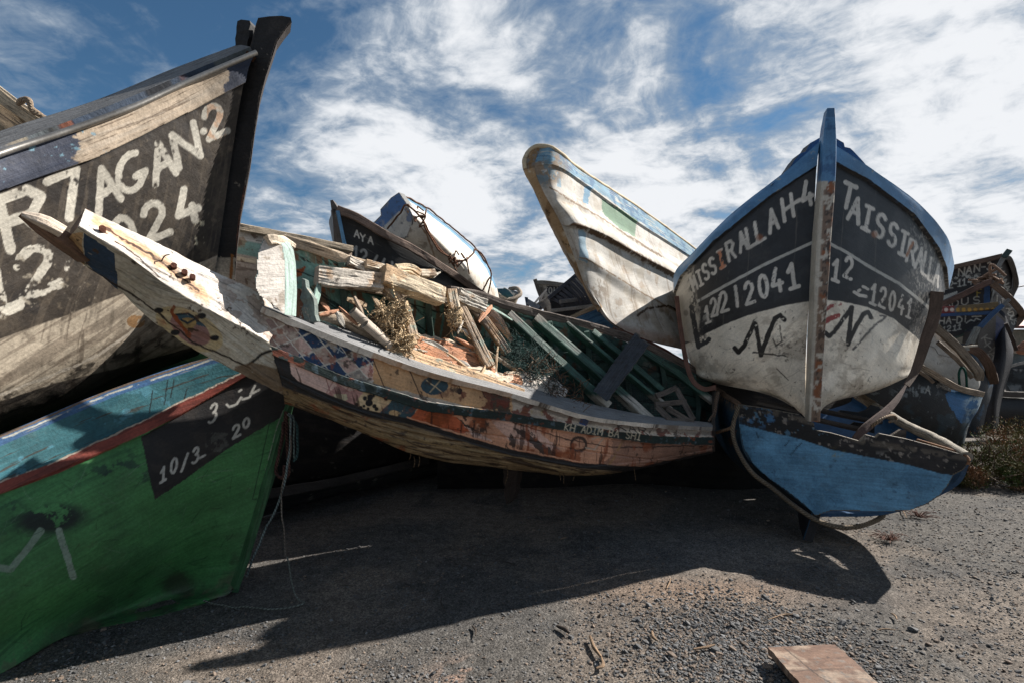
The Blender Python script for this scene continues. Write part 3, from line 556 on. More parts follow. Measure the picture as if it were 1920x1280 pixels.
    d1 = np.floor(pq_ + qq + .5); d2 = np.floor(pq_ - qq + .5); lat = upper & (X < 735); ee = np.minimum(abs(pq_ + qq + .5 - np.round(pq_ + qq + .5)), abs(pq_ - qq + .5 - np.round(pq_ - qq + .5)))
    c.mix((lat & (d1 == d2)) * 1., PINK * .9); c.mix((lat & (d1 == d2) & (np.mod(d1, 3) == 1)) * 1., C(176, 150, 136)); c.mix((lat & (d1 < d2)) * 1., NAVY); c.mix((lat & (d1 > d2)) * 1., NAVY * 1.2); c.mix((lat & (X < 560)) * .8, C(170, 140, 124)); c.mix((lat & (d1 != d2) & (X > 660) & (d1 > d2)) * .8, C(160, 150, 136))
    c.mix((lat & (ee < .045)) * 1., C(206, 198, 184)); c.blot(C(190, 176, 160), .58, .04, 20, 23, .8, lat * 1.); c.blot(C(150, 84, 60), .62, .05, 16, 24, .7, lat * 1.)
    for x, y in ((603, 634), (636, 655), (684, 670)): c.line([(x - 8, y - 5), (x + 8, y + 6)], 2, C(170, 180, 186)); c.line([(x + 2, y - 6), (x - 3, y + 6)], 2, C(170, 180, 186))
    c.blot(C(150, 60, 60), .60, .04, 30, 12, .7, mask=(abs(c.x - 690) < 16) * upper)
    c.poly([(700, 665), (960, 742), (960, 780), (700, 718)], C(206, 160, 112), 2, .9)
    for x in (700, 760, 800, 840, 880): c.line([(x, 676), (x + 30, 745)], 2, C(70, 46, 34), rag=1)
    m = (np.hypot((X - 815) / 1.5, Y - 722) < 17); c.mix(m * 1., TEAL); c.line([(800, 712), (830, 735)], 2, CREAM); c.line([(826, 712), (806, 734)], 2, CREAM); c.mix(sstep(-np.hypot(X - 862, Y - 733), -6, -5), C(50, 30, 24))
    c.poly([(920, 735), (955, 745), (955, 775), (922, 768)], BLACK, 5, .9); c.poly([(1090, 778), (1106, 784), (1100, 798), (1086, 793)], C(44, 84, 140), .8)
    c.blot(C(190, 166, 90), .5, .1, 12, 14, .6, mask=inpoly(c.x, c.y, [(965, 755), (1020, 768), (1015, 785), (965, 775)]) * 1.); c.blot(C(110, 50, 36), .56, .06, 14, 15, .9, upper * sstep(c.x, 760, 900))
    c.word('KAR', [(1165, 798), (1185, 802), (1205, 806)], (14, 3), (-4, -14), 2, BLACK, wear=.1)
    # rub stripe with the worn name
    st = sstep(-abs(c.y - g1 - 4), -10, -8) * (c.x < 1260); st = sstep(-abs(Y - g1 - 3), -np.interp(c.x, [500, 700, 900, 1200], [9, 11, 9, 8]), -np.interp(c.x, [500, 700, 900, 1200], [7.5, 9.5, 7.5, 6.5]))
    c.mix(st, C(30, 46, 44)); c.blot(C(90, 110, 120), .62, .04, 22, 16, .6, st); c.blot(C(120, 60, 36), .64, .05, 14, 17, .8, st)
    c.word('KH ADIM BA SHI', [(1061 + i * 10.4, 799 + i * 1.3) for i in range(14)], (7.5, 2), (3, -13), 1.7, C(210, 196, 170), wear=.03, rag=.1)
    c.mix(sstep(-abs(c.y - np.interp(c.x, [p[0] for p in G0], [p[1] for p in G0]) - 5 - c.n1 * 8), -6, -2) * .6 * sstep(c.x, 850, 980), C(74, 66, 60))
    c.mix(c.worn(.02) * 0, BLACK); c.blot(C(60, 46, 38), .68, .03, 18, 18, .8)
def dB(G, U, V):
    x, y = proj(G); g = np.interp(x, [p[0] for p in G1], [p[1] for p in G1]); h = np.interp(x, [p[0] for p in G2], [p[1] for p in G2])
    return .018 * (abs(y - g - 3) < 9) + .010 * (y > h) * fbm(np.stack([U * 5, V * 60, U * 0], -1), 4, 2) * 2 + .006 * (fbm(G * 14, 3, 2) - .5) - .012 * (abs(y - g - 42) < 1.2) * (x > 800)
def piB(c): c.col[:] = C(70, 92, 84); c.blot(C(40, 50, 46), .5, .2, 5, 2, .8)
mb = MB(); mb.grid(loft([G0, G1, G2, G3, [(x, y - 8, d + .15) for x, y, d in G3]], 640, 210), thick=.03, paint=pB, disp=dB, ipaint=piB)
def piF(c):   # inside of the far side: flaking sea-green with rust streaks
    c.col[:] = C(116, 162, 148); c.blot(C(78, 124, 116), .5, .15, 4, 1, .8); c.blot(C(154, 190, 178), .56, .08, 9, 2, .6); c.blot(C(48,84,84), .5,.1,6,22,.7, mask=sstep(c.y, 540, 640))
    c.drip(C(126, 82, 50), .52, (15, 1.6), 3, .85, sstep(c.x, 560, 600) * sstep(1000 - c.x, 0, 100)); c.blot(C(150, 84, 44), .63, .06, 9, 5, .8); c.scratch(C(24, 30, 28), .62, (3, 30), 6, .9); c.blot(C(190, 186, 172), .64, .04, 16, 9, .7)
    c.poly([(544, 486), (640, 500), (636, 520), (600, 530), (570, 540), (548, 520)], C(124, 168, 158), 3, .8); c.poly([(548, 506), (575, 498), (565, 518), (552, 522)], C(160, 80, 40), 3)
    for k in range(1, 6):
        f = k / 6; pl = [(a[0], a[1] * (1 - f) + b[1] * f) for a, b in zip(G6, G4)]; c.line(pl, 2.2, C(18, 22, 22), rag=1.2); 
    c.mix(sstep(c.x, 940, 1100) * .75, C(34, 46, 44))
mb.grid(loft([G3, G4, G5, G6], 460, 150), C(110, 90, 70), .03, ipaint=piF, flip=None if False else False) if False else None
Gf = loft([[(x, y - 6, d + .12) for x, y, d in G3], G4, G5, G6], 520, 260)
du = np.gradient(Gf, axis=1); dv = np.gradient(Gf, axis=0); Nn = np.cross(du, dv); fl = not (np.mean(np.sum(Nn * (np.array([0, 0, EYE]) - Gf), -1)) < 0)
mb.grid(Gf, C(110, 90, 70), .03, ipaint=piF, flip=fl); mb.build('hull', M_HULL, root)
mb = MB()
def pGun(c):
    c.col[:] = C(236, 226, 212); c.scratch(C(150, 122, 96), .58, (4, 40), 2, .7); c.blot(C(160, 92, 50), .60, .08, 8, 3, .7, mask=(c.x < 760)*1.); c.blot(C(70, 54, 44), .66, .04, 16, 4, .9); c.mix(sstep(c.x, 1190, 1260) * .7, C(92, 84, 78)); c.poly([(690,640),(960,715),(960,750),(700,690)], C(206,160,118), 6, .6)
mb.grid(loft([[(x, y + 1, d - .02) for x, y, d in G0], GI, [(x, y + 6, d + .02) for x, y, d in GI]], 420, 40, False), thick=.035, paint=pGun, disp=lambda G, U, V: .02 * (fbm(G * 16, 4, 3) - .5)); mb.build('gunwale', M_STEM, root)
mb = MB()   # great stem timber pointing up left
SA = [(160, 391, 2.36), (300, 458, 2.52), (400, 509, 2.70), (481, 548, 2.88), (530, 590, 3.0)]
SB = [(148, 424, 2.2), (240, 480, 2.32), (310, 533, 2.45), (380, 574, 2.58), (505, 640, 2.82)]
SC = [(112, 466, 2.30), (212, 536, 2.46), (290, 606, 2.58), (400, 674, 2.74), (535, 742, 2.97)]
SD = [(125, 462, 2.44), (225, 520, 2.60), (310, 590, 2.74), (410, 650, 2.92), (540, 715, 3.12)]
def pSt(c):
    c.col[:] = C(214, 206, 196)
    sb = np.interp(c.x, [p[0] for p in SB], [p[1] for p in SB]); side = sstep(c.y - sb, -1, 2)
    c.mix(side, C(196, 188, 170)); c.blot(C(170, 158, 138), .54, .1, 6, 2, .5, side)
    c.poly([(100, 445), (155, 435), (158, 500), (110, 470)], C(190, 150, 96), 3, .8); c.poly([(157, 436), (214, 476), (222, 545), (185, 520), (160, 492)], C(46, 66, 88), 1.5); c.mix((c.x < 122 + c.n1 * 6) * 1., C(90, 70, 58))
    c.mix(sstep(-np.hypot((c.x - 355) / 1.75, (c.y - 617 - (c.x - 355) * .35)) , -37, -35) * side * .9, C(190, 170, 128))
    m = sstep(-np.hypot((c.x - 357) / 1.5, c.y - 618 - (c.x - 357) * .4), -26, -24) * side; c.mix(m, C(150, 112, 104)); c.mix(m * (c.y < 606 + (c.x - 357) * .3), C(60, 86, 98)); c.mix(m * (np.hypot((c.x - 352) / 1.6, c.y - 606) < 10), C(168, 140, 90)); c.line([(330, 590), (352, 588), (368, 598), (352, 606), (340, 600)], 4, C(28, 44, 54))
    for x, y in ((297, 583), (378, 593), (328, 624), (402, 634)): c.mix(sstep(-np.hypot((c.x - x) / 1.6, c.y - y), -6, -4.8), C(28, 28, 30))
    c.blot(C(156, 84, 40), .50, .08, 14, 4, .9, mask=sstep(-np.hypot((c.x - 335) / 2, c.y - 600), -24, -8)); c.line([(325, 575), (322, 585), (345, 618), (355, 630)], 7, C(140, 72, 36), rag=4, wear=.1)
    top = 1 - side; ctr = [(180, 415), (240, 455), (300, 492), (360, 535), (385, 560)]
    c.mix(sstep(-abs(segdist(c.x, c.y, ctr) + c.n1 * 18), -15, -4) * top * .85, C(204, 160, 116)); c.line([(190, 424), (235, 452), (300, 492), (330, 515), (372, 545)], 4, C(84, 56, 40), rag=4, wear=.05); c.line([(215, 452), (260, 485), (300, 520)], 2.5, C(60, 44, 34), rag=3, wear=.1)
    for x, y, r in ((192, 431, 9), (325, 502, 7), (345, 512, 5), (360, 520, 6)): c.mix(sstep(-np.hypot(c.x - x, (c.y - y) * 1.3), -r, -r + 4), C(96, 54, 38)); c.mix(sstep(-np.hypot(c.x - x + 2, (c.y - y) * 1.3), -r * .4, -r * .3), C(40, 26, 22))
    c.scratch(C(140, 112, 84), .66, (5, 36), 8, .5); c.mix(sstep(c.x - c.y * .2, 285, 330) * top * .5 * (c.mid > .45), C(150, 112, 84)); c.blot(C(74, 56, 44), .69, .03, 22, 9, .9)
    c.line([(125, 480), (175, 510), (225, 538), (300, 590), (360, 640), (440, 675), (470, 690)], 3, C(50, 40, 34), rag=2); c.line([(465, 682), (490, 665), (512, 655)], 5, C(26, 22, 20), rag=2)
    c.mix(c.below([(100, 500), (430, 690), (470, 678), (560, 700)]) * (c.x > 440) * .8, C(110, 84, 56))
mb.grid(loft([SA, SB, SC, SD, [(x, y + 2, d + .01) for x, y, d in SA]], 420, 240, False), thick=.012, paint=pSt, disp=lambda G, U, V: .014 * (fbm(np.stack([U * 3, V * 26, U * 0], -1), 4, 3) - .5) + .012 * (fbm(G * 22, 3, 5) - .5)); 
mb.slab([(160, 391), (148, 424), (112, 466), (125, 462), (132, 430)], [2.37, 2.21, 2.31, 2.44, 2.4], (.01, .02, -.006), C(110, 84, 66))
mb.beam([(38, 402, 2.15), (75, 424, 2.2), (120, 452, 2.26), (160, 480, 2.36)], .068, .07, C(120, 92, 74), roll=.5, jit=.006, taper=[.35, .8, 1, 1])
mb.beam([(42, 402, 2.11), (80, 414, 2.15), (118, 434, 2.2)], .045, .05, C(206, 190, 172), roll=.4, taper=[.4, 1, 1], jit=.006)  # sunlit top of the tongue put in as a paler strip over the dark beam
mb.build('stem_timber', M_STEM, root)
bolts = [(192, 431, 2.27), (326, 500, 2.5), (346, 512, 2.53), (361, 521, 2.55)]
for x, y, d in bolts: mb = MB(); mb.tube([(x, y + 2, d + .02), (x, y - 3, d - .005)], .014, C(100, 56, 38), k=8, n=3); mb.build('rusty_bolt', M_WOOD, root)
mb = MB(); mb.tube([(302, 492, 2.47), (309, 480, 2.45), (318, 478, 2.45)], .003, C(70, 50, 40), k=5); mb.build('bent_nail', M_WOOD, root)
# bow post block
mb = MB()
def pPost(c):
    c.col[:] = C(214, 206, 196); c.blot(C(150, 136, 118), .60, .06, 12, 2, .7); c.blot(C(120, 90, 60), .68, .04, 18, 3, .8); c.mix(c.below([(470, 545), (486, 556), (533, 592)]) , C(130, 116, 98))
post = [(485, 470), (492, 452), (500, 444), (511, 441), (522, 448), (530, 462), (534, 490), (536, 540), (534, 590), (520, 578), (500, 562), (486, 554), (480, 540), (478, 522), (483, 512), (481, 492)]
pdP = planeD((485, 470, 2.78), (534, 590, 2.83), (522, 448, 2.87)); plate(mb, post, pdP, (.02, .10, 0), C(214, 206, 196), pPost, C(154, 174, 166)); mb.beam([(498, 449, 2.80), (512, 446, 2.84), (530, 452, 2.95), (548, 462, 3.1)], .05, .05, C(206, 190, 168), jit=.010); mb.beam([(520, 452, 2.9), (536, 470, 2.98)], .05, .04, C(170, 150, 128), jit=.01); mb.build('bow_post', M_STEM, root)
mb = MB(); mb.slab([(566, 522), (572, 525), (588, 560), (594, 602), (580, 606), (564, 596), (562, 560)], 3.02, (.01, .03, 0), C(128, 140, 134), jit=.006); mb.slab([(548, 540), (556, 560), (564, 600), (556, 596), (549, 580)], 3.0, (.03, .05, 0), C(130, 84, 60), jit=.004); mb.build('inner_stem_knee', M_WPAINT, root)
# far gunwale rail and long grey rail
mb = MB(); mb.beam([(530, 450, 3.22), (560, 458, 3.26), (600, 470, 3.33), (650, 487, 3.44), (700, 503, 3.58)], .075, .06, C(196, 176, 152), jit=.009)
mb.beam([(600, 492, 3.36), (640, 500, 3.44), (662, 508, 3.5)], .05, .04, C(150, 84, 50), jit=.008)
mb.beam([(840, 545, 4.0), (900, 556, 4.25), (966, 577, 4.5), (1050, 598, 4.78), (1138, 620, 5.05), (1210, 648, 5.25), (1335, 712, 5.55)], .075, .06, C(110, 98, 90), jit=.006)
mb.beam([(860, 566, 4.1), (930, 582, 4.4), (1000, 602, 4.65), (1090, 626, 4.95), (1170, 648, 5.15)], .10, .03, C(134, 122, 112), jit=.008)
mb.beam([(1150, 618, 5.2), (1220, 645, 5.4), (1300, 690, 5.6), (1340, 718, 5.7)], .05, .05, C(96, 56, 44), jit=.005)
mb.build('far_gunwale', M_WOOD, root)
def dI(px, py):
    yn = np.interp(px, [p[0] for p in GI], [p[1] for p in GI]); yf = np.interp(px, [p[0] for p in G6], [p[1] for p in G6])
    dn = np.interp(px, [p[0] for p in GI], [p[2] for p in GI]); df = np.interp(px, [p[0] for p in G6], [p[2] for p in G6]); t_ = (py - yf) / (yn - yf); return float(df + (dn - df) * t_)
def I(*pts, off=0): return [(x, y, dI(x, y) - off) for x, y in pts]
def part_beam(name, pts, w, h, col, m, off=.0, **k):
    L_ = sum(math.dist(a, b) for a, b in zip(pts[:-1], pts[1:])) / 2.2; sd = random.randrange(999)
    def pb(c):
        c.col[:] = col; c.blot(C(190, 150, 108), .56, .08, 9, sd, .7); c.blot(C(120, 92, 68), .64, .05, 18, sd + 1, .8); c.blot(C(60, 48, 40), .70, .03, 26, sd + 2, .9); c.blot(C(140, 168, 156), .68, .04, 12, sd + 3, .6)
    mb = MB(); mb.beam(I(*pts, off=off), w, h, col, paint=pb, n=int(max(16, L_)), **k); return mb.build(name, m, root)
# thwarts: green painted beams, broken white ones
def pThw(c):
    c.col[:] = C(62, 94, 82); c.blot(C(44, 70, 62), .5, .1, 8, 2, .7); c.mix(sstep(c.y, 738, 744) * sstep(c.x, 1000, 1040) * .9, C(180, 172, 160)); c.mix((c.y < 604) * .8, C(130, 120, 108)); c.scratch(C(30,40,36), .62, (4, 50), 3, .8)
for nm, pts, w, h in (('green_thwart', [(952, 590), (1040, 672), (1140, 762)], .075, .085), ('green_thwart', [(1002, 597), (1110, 690), (1218, 788)], .085, .09), ('green_thwart', [(1060, 606), (1160, 690), (1256, 768)], .035, .08), ('green_thwart', [(1110, 622), (1175, 675), (1240, 732)], .06, .06), ('green_thwart', [(1200, 655), (1270, 700), (1336, 752)], .07, .05)):
    mb = MB(); mb.beam(I(*pts, off=-.02), w, h, C(62, 94, 82), roll=.62, paint=pThw, jit=.002, straight=True); mb.build(nm, M_GREEN, root)
part_beam('broken_rib', [(714, 525), (738, 555), (757, 582), (775, 640)], .075, .07, C(186, 162, 136), M_WPAINT, roll=.5, off=.1)
part_beam('broken_rib', [(858, 570), (868, 590), (890, 635), (918, 688)], .08, .08, C(170, 146, 120), M_WPAINT, roll=.5, off=.1)
part_beam('broken_rib', [(886, 578), (915, 610), (952, 662)], .07, .05, C(150, 132, 116), M_WPAINT, roll=.4, off=.05)
part_beam('broken_rib', [(918, 588), (935, 605), (960, 640)], .085, .03, C(160, 138, 122), M_WPAINT, roll=.2, off=.1, taper=[1, 1, .3])
part_beam('broken_rail', [(594, 516), (640, 523), (712, 530)], .115, .10, C(216, 206, 192), M_WPAINT, off=.12, roll=.25, jit=.010)
part_beam('broken_rail', [(652, 490), (668, 497), (690, 505), (720, 511)], .065, .06, C(210, 200, 186), M_WPAINT, off=.05, roll=.4, jit=.012)
part_beam('broken_rail', [(684, 497), (722, 505), (750, 513)], .045, .05, C(218, 206, 186), M_WPAINT, off=.1, roll=.4, jit=.010)
part_beam('broken_rail', [(742, 507), (768, 507), (786, 516)], .075, .07, C(216, 196, 162), M_WPAINT, off=.1, roll=.4, jit=.010)
part_beam('broken_rail', [(784, 514), (812, 512)], .06, .06, C(200, 186, 164), M_WPAINT, off=.08, roll=.3, jit=.008); part_beam('broken_rail', [(810, 518), (826, 511)], .04, .02, C(214, 204, 188), M_WPAINT, off=.08, taper=[1, .2])
part_beam('broken_rail', [(716, 516), (760, 532), (800, 545), (828, 556)], .135, .11, C(214, 196, 166), M_WPAINT, off=.18, roll=.45, jit=.010)
part_beam('broken_rail', [(640, 508), (690, 516), (760, 540)], .05, .03, C(150, 112, 76), M_WOOD, off=.05, jit=.006)
part_beam('broken_rail', [(648, 537), (700, 544), (760, 552), (840, 566)], .05, .03, C(150, 132, 112), M_WOOD, off=.0, jit=.005)
part_beam('broken_rail', [(846, 545), (853, 582)], .075, .06, C(204, 188, 164), M_WPAINT, off=.2, roll=.3, straight=True); part_beam('broken_rail', [(858, 552), (880, 562), (908, 574)], .11, .07, C(212, 204, 190), M_WPAINT, off=.18, roll=.3, jit=.014)
part_beam('broken_rail', [(720, 652), (790, 678), (880, 706), (978, 740)], .085, .09, C(206, 172, 134), M_WPAINT, off=.10, roll=.55, jit=.006)
# splintered planking standing inside the near gunwale
mb = MB()
zz = [(762, 618), (785, 632), (812, 634), (850, 645), (885, 660), (912, 682), (928, 690), (930, 702), (960, 700), (978, 706), (980, 724), (940, 722), (880, 706), (800, 684), (760, 660)]
mb.slab(zz, [dI(x, y) - .05 for x, y in zz], (.01, .05, .02), C(200, 140, 102), C(216, 196, 170), jit=.008); zz2 = [(975, 702), (1000, 706), (1030, 712), (1045, 722), (1062, 738), (1060, 744), (1000, 730), (978, 722)]
mb.slab(zz2, [dI(x, y) - .05 for x, y in zz2], (.02, .06, .03), C(204, 194, 182), C(214, 206, 196), jit=.006)
z3 = [(850, 692), (905, 688), (935, 706), (960, 704), (960, 712), (930, 716), (900, 702), (852, 702)]; mb.slab(z3, [dI(x, y) - .12 for x, y in z3], (.01, .04, .01), C(212, 196, 172), jit=.006)
mb.build('splintered_planking', M_WPAINT, root)
for q in range(34):   # splintered thin boards strewn along the broken sheer
    x = 560 + rng.random() * 380; lo, hi = np.interp(x, [560, 760, 950], [500, 540, 590]), np.interp(x, [560, 760, 950], [600, 650, 715]); y = lo + (hi - lo) * rng.random(); L_ = 18 + 46 * rng.random(); a = .42 + rng.normal(0, .35) + (1.0 if rng.random() < .25 else 0)
    mb = MB(); mb.beam(I((x - L_ * math.cos(a) / 2, y - L_ * math.sin(a) / 2), (x, y + rng.normal(0, 1.5)), (x + L_ * math.cos(a) / 2, y + L_ * math.sin(a) / 2), off=.06 + .1 * rng.random()), .014 + .035 * rng.random(), .012 + .012 * rng.random(), [C(220, 212, 198), C(196, 168, 134), C(150, 176, 164), C(206, 150, 116), C(170, 150, 130)][rng.integers(0, 5)], roll=rng.normal(.4, .5), jit=.004, taper=[.2 + .5 * rng.random(), 1, .9, .1 + .5 * rng.random()], n=14); mb.build('splintered_board', M_WPAINT, root)
# two loose timbers and battens at the gunwale
part_beam('broken_rail', [(500, 590), (560, 618), (640, 652), (720, 678)], .055, .05, C(206, 192, 174), M_WPAINT, off=.05, roll=.3, jit=.010); part_beam('broken_rail', [(542, 594), (600, 616), (660, 640)], .05, .05, C(190, 172, 150), M_WPAINT, off=.0, roll=.3, jit=.008)
part_beam('batten', [(908, 655), (960, 690), (1010, 720)], .03, .03, C(190, 176, 156), M_WPAINT, off=.02); part_beam('batten', [(938, 668), (975, 690)], .03, .03, C(180, 166, 146), M_WPAINT); part_beam('batten', [(990, 690), (1012, 674)], .045, .03, C(196, 176, 152), M_WOOD)
mb = MB()  # interior ribs of the far side
for k, x in enumerate((640, 720, 800, 880, 960, 1030, 1100, 1170, 1240, 1300)):
    f = lambda Gx: (x, float(np.interp(x, [p[0] for p in Gx], [p[1] for p in Gx])), float(np.interp(x, [p[0] for p in Gx], [p[2] for p in Gx])))
    a, b, c_ = f(G6), f(G5), f(G4); mb.beam([(a[0], a[1] + 6, a[2] - .05), (b[0] + 10, b[1], b[2] - .06), (c_[0], c_[1], c_[2] - .05)], .05, .05, C(70, 92, 84) if x > 600 else C(150, 160, 150))
mb.build('ribs', M_GREEN, root)
mb = MB(); mb.slab([(1335, 806), (1335, 846), (1335, 805), (1335, 715)], [4.62, 4.8, 5.4, 5.5], (.03, .0, 0), C(60, 54, 50)); mb.build('transom', M_TAR, root)  # dark board added to close and darken the wreck's end
root = thing('fishing_boat', 'dark hull added to fill the shade and block light behind and below the wreck', 'boat', (1.2, 6.6, 0), 'stacked derelict fishing boats')  # added filler hull: hides bright ground and keeps sun off the gravel
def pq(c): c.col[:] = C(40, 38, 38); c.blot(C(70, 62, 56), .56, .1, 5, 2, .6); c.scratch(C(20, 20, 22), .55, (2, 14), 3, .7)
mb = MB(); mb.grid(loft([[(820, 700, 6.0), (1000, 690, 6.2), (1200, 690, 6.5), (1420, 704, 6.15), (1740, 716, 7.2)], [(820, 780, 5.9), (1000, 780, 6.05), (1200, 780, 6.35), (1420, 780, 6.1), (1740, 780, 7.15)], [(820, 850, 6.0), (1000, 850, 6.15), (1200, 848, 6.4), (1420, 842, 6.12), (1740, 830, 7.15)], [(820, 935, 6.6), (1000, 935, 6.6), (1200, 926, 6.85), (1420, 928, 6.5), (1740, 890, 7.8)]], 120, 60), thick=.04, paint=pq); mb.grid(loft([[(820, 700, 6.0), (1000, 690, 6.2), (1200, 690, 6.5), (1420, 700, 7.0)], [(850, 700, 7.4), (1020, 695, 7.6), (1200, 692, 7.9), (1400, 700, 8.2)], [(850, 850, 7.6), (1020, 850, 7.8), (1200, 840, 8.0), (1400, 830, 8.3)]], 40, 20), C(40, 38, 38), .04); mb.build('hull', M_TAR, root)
mb = MB(); mb.beam([(820, 700, 5.9), (1000, 692, 6.1), (1200, 692, 6.4), (1420, 702, 6.9)], .08, .07, C(80, 70, 62)); mb.build('gunwale', M_WOOD, root)
# ================================================================== 4. white boat standing bow-on at right
root = thing('fishing_boat', 'white boat with blue rail seen bow-on, lettered TAISSIR ALLAH, perched on a blue boat', 'boat', (2.9, 6.0, 1.0), 'stacked derelict fishing boats')
L = [[(1538, 268, 4.46), (1490, 311, 4.54), (1445, 348, 4.64), (1374, 405, 4.9), (1304, 475, 5.25), (1270, 512, 5.7), (1274, 545, 6.5), (1310, 590, 8)],
     [(1531, 314, 4.45), (1486, 343, 4.52), (1441, 373, 4.62), (1362, 438, 4.86), (1299, 498, 5.2), (1269, 545, 5.7), (1278, 590, 6.5), (1312, 620, 8)],
     [(1524, 455, 4.45), (1480, 475, 4.52), (1430, 498, 4.62), (1360, 536, 4.85), (1305, 566, 5.2), (1277, 592, 5.65), (1282, 620, 6.5), (1315, 640, 8)],
     [(1517, 566, 4.45), (1470, 572, 4.52), (1420, 587, 4.63), (1360, 610, 4.88), (1313, 632, 5.2), (1286, 648, 5.6), (1290, 660, 6.5), (1320, 670, 8)],
     [(1511, 665, 4.49), (1465, 668, 4.6), (1415, 676, 4.72), (1365, 686, 4.92), (1325, 692, 5.2), (1300, 688, 5.55), (1304, 690, 6.5), (1330, 695, 8)],
     [(1510, 745, 4.5), (1478, 738, 4.66), (1435, 728, 4.82), (1388, 722, 5.0), (1346, 718, 5.25), (1320, 710, 5.55), (1322, 706, 6.5), (1340, 705, 8)],
     [(1514, 786, 4.50), (1497, 770, 4.8), (1470, 752, 5.1), (1445, 740, 5.4), (1425, 732, 5.8), (1415, 726, 6.2), (1415, 718, 7), (1420, 710, 8)]]
R = [[(1562, 276, 4.46), (1600, 300, 4.51), (1636, 324, 4.58), (1710, 378, 4.78), (1761, 432, 5.0), (1779, 475, 5.35), (1778, 520, 6.2), (1740, 580, 8)],
     [(1561, 306, 4.45), (1597, 325, 4.50), (1630, 345, 4.57), (1705, 402, 4.76), (1752, 462, 5.0), (1770, 512, 5.35), (1770, 550, 6.2), (1738, 600, 8)],
     [(1552, 455, 4.45), (1588, 476, 4.49), (1622, 497, 4.55), (1687, 533, 4.72), (1732, 568, 5.0), (1752, 592, 5.35), (1748, 610, 6.2), (1725, 640, 8)],
     [(1543, 563, 4.45), (1585, 568, 4.5), (1622, 576, 4.57), (1674, 599, 4.76), (1712, 628, 5.0), (1733, 645, 5.35), (1728, 660, 6.2), (1710, 680, 8)],
     [(1538, 665, 4.49), (1585, 672, 4.56), (1625, 680, 4.64), (1668, 686, 4.8), (1700, 690, 5.0), (1716, 688, 5.3), (1712, 696, 6.2), (1700, 700, 8)],
     [(1535, 742, 4.5), (1575, 740, 4.62), (1612, 736, 4.75), (1650, 728, 4.9), (1680, 716, 5.08), (1698, 706, 5.3), (1695, 708, 6.2), (1690, 708, 8)],
     [(1532, 786, 4.5), (1545, 760, 4.8), (1570, 747, 5.1), (1590, 742, 5.4), (1600, 736, 5.8), (1600, 728, 6.2), (1590, 718, 7), (1560, 710, 8)]]
LW = C(206, 200, 190); RBLUE = C(80, 126, 166)
def common(c, rl, wl, bl, side):
    c.col[:] = C(238, 228, 210); c.blot(C(242, 234, 218), .52, .1, 5, 1, .7); c.blot(C(150, 136, 118), .55, .12, 7, 2, .45); c.blot(C(128, 108, 86), .60, .08, 5, 12, .4, mask=sstep(c.y, 640, 740)); c.blot(C(88, 78, 68), .70, .03, 26, 3, .7); c.scratch(C(140,124,108),.66,(3,9),31,.35)
    c.blot(C(206, 190, 166), .52, .12, 3, 14, .5, mask=sstep(c.y, 700, 760))
    c.scrapes(60, (1280, 570, 1760, 760), C(120, 104, 88), 7, 30, 1.2, .5, -.2, .8); c.scrapes(40, (1280, 570, 1760, 760), C(70, 62, 56), 8, 16, 1.1, .5, .5, 1)
    blk = 1 - c.below(bl); c.mix(blk, C(34, 36, 40)); c.blot(C(56, 56, 58), .5, .15, 6, 4, .5, blk); c.blot(C(14, 15, 18), .56, .1, 10, 5, .5, blk)
    c.line(wl, 5.5, C(180, 178, 170), wear=.02); c.drip(C(110, 104, 96), .70, (26, 2), 6, .35, blk)
    rm = 1 - c.below(rl); c.mix(rm, RBLUE); c.blot(C(60, 100, 138), .5, .15, 7, 7, .6, rm); c.blot(C(150, 150, 140), .69, .02, 20, 8, .7, rm); c.line(rl, 2.2, C(20, 22, 26), rag=1)
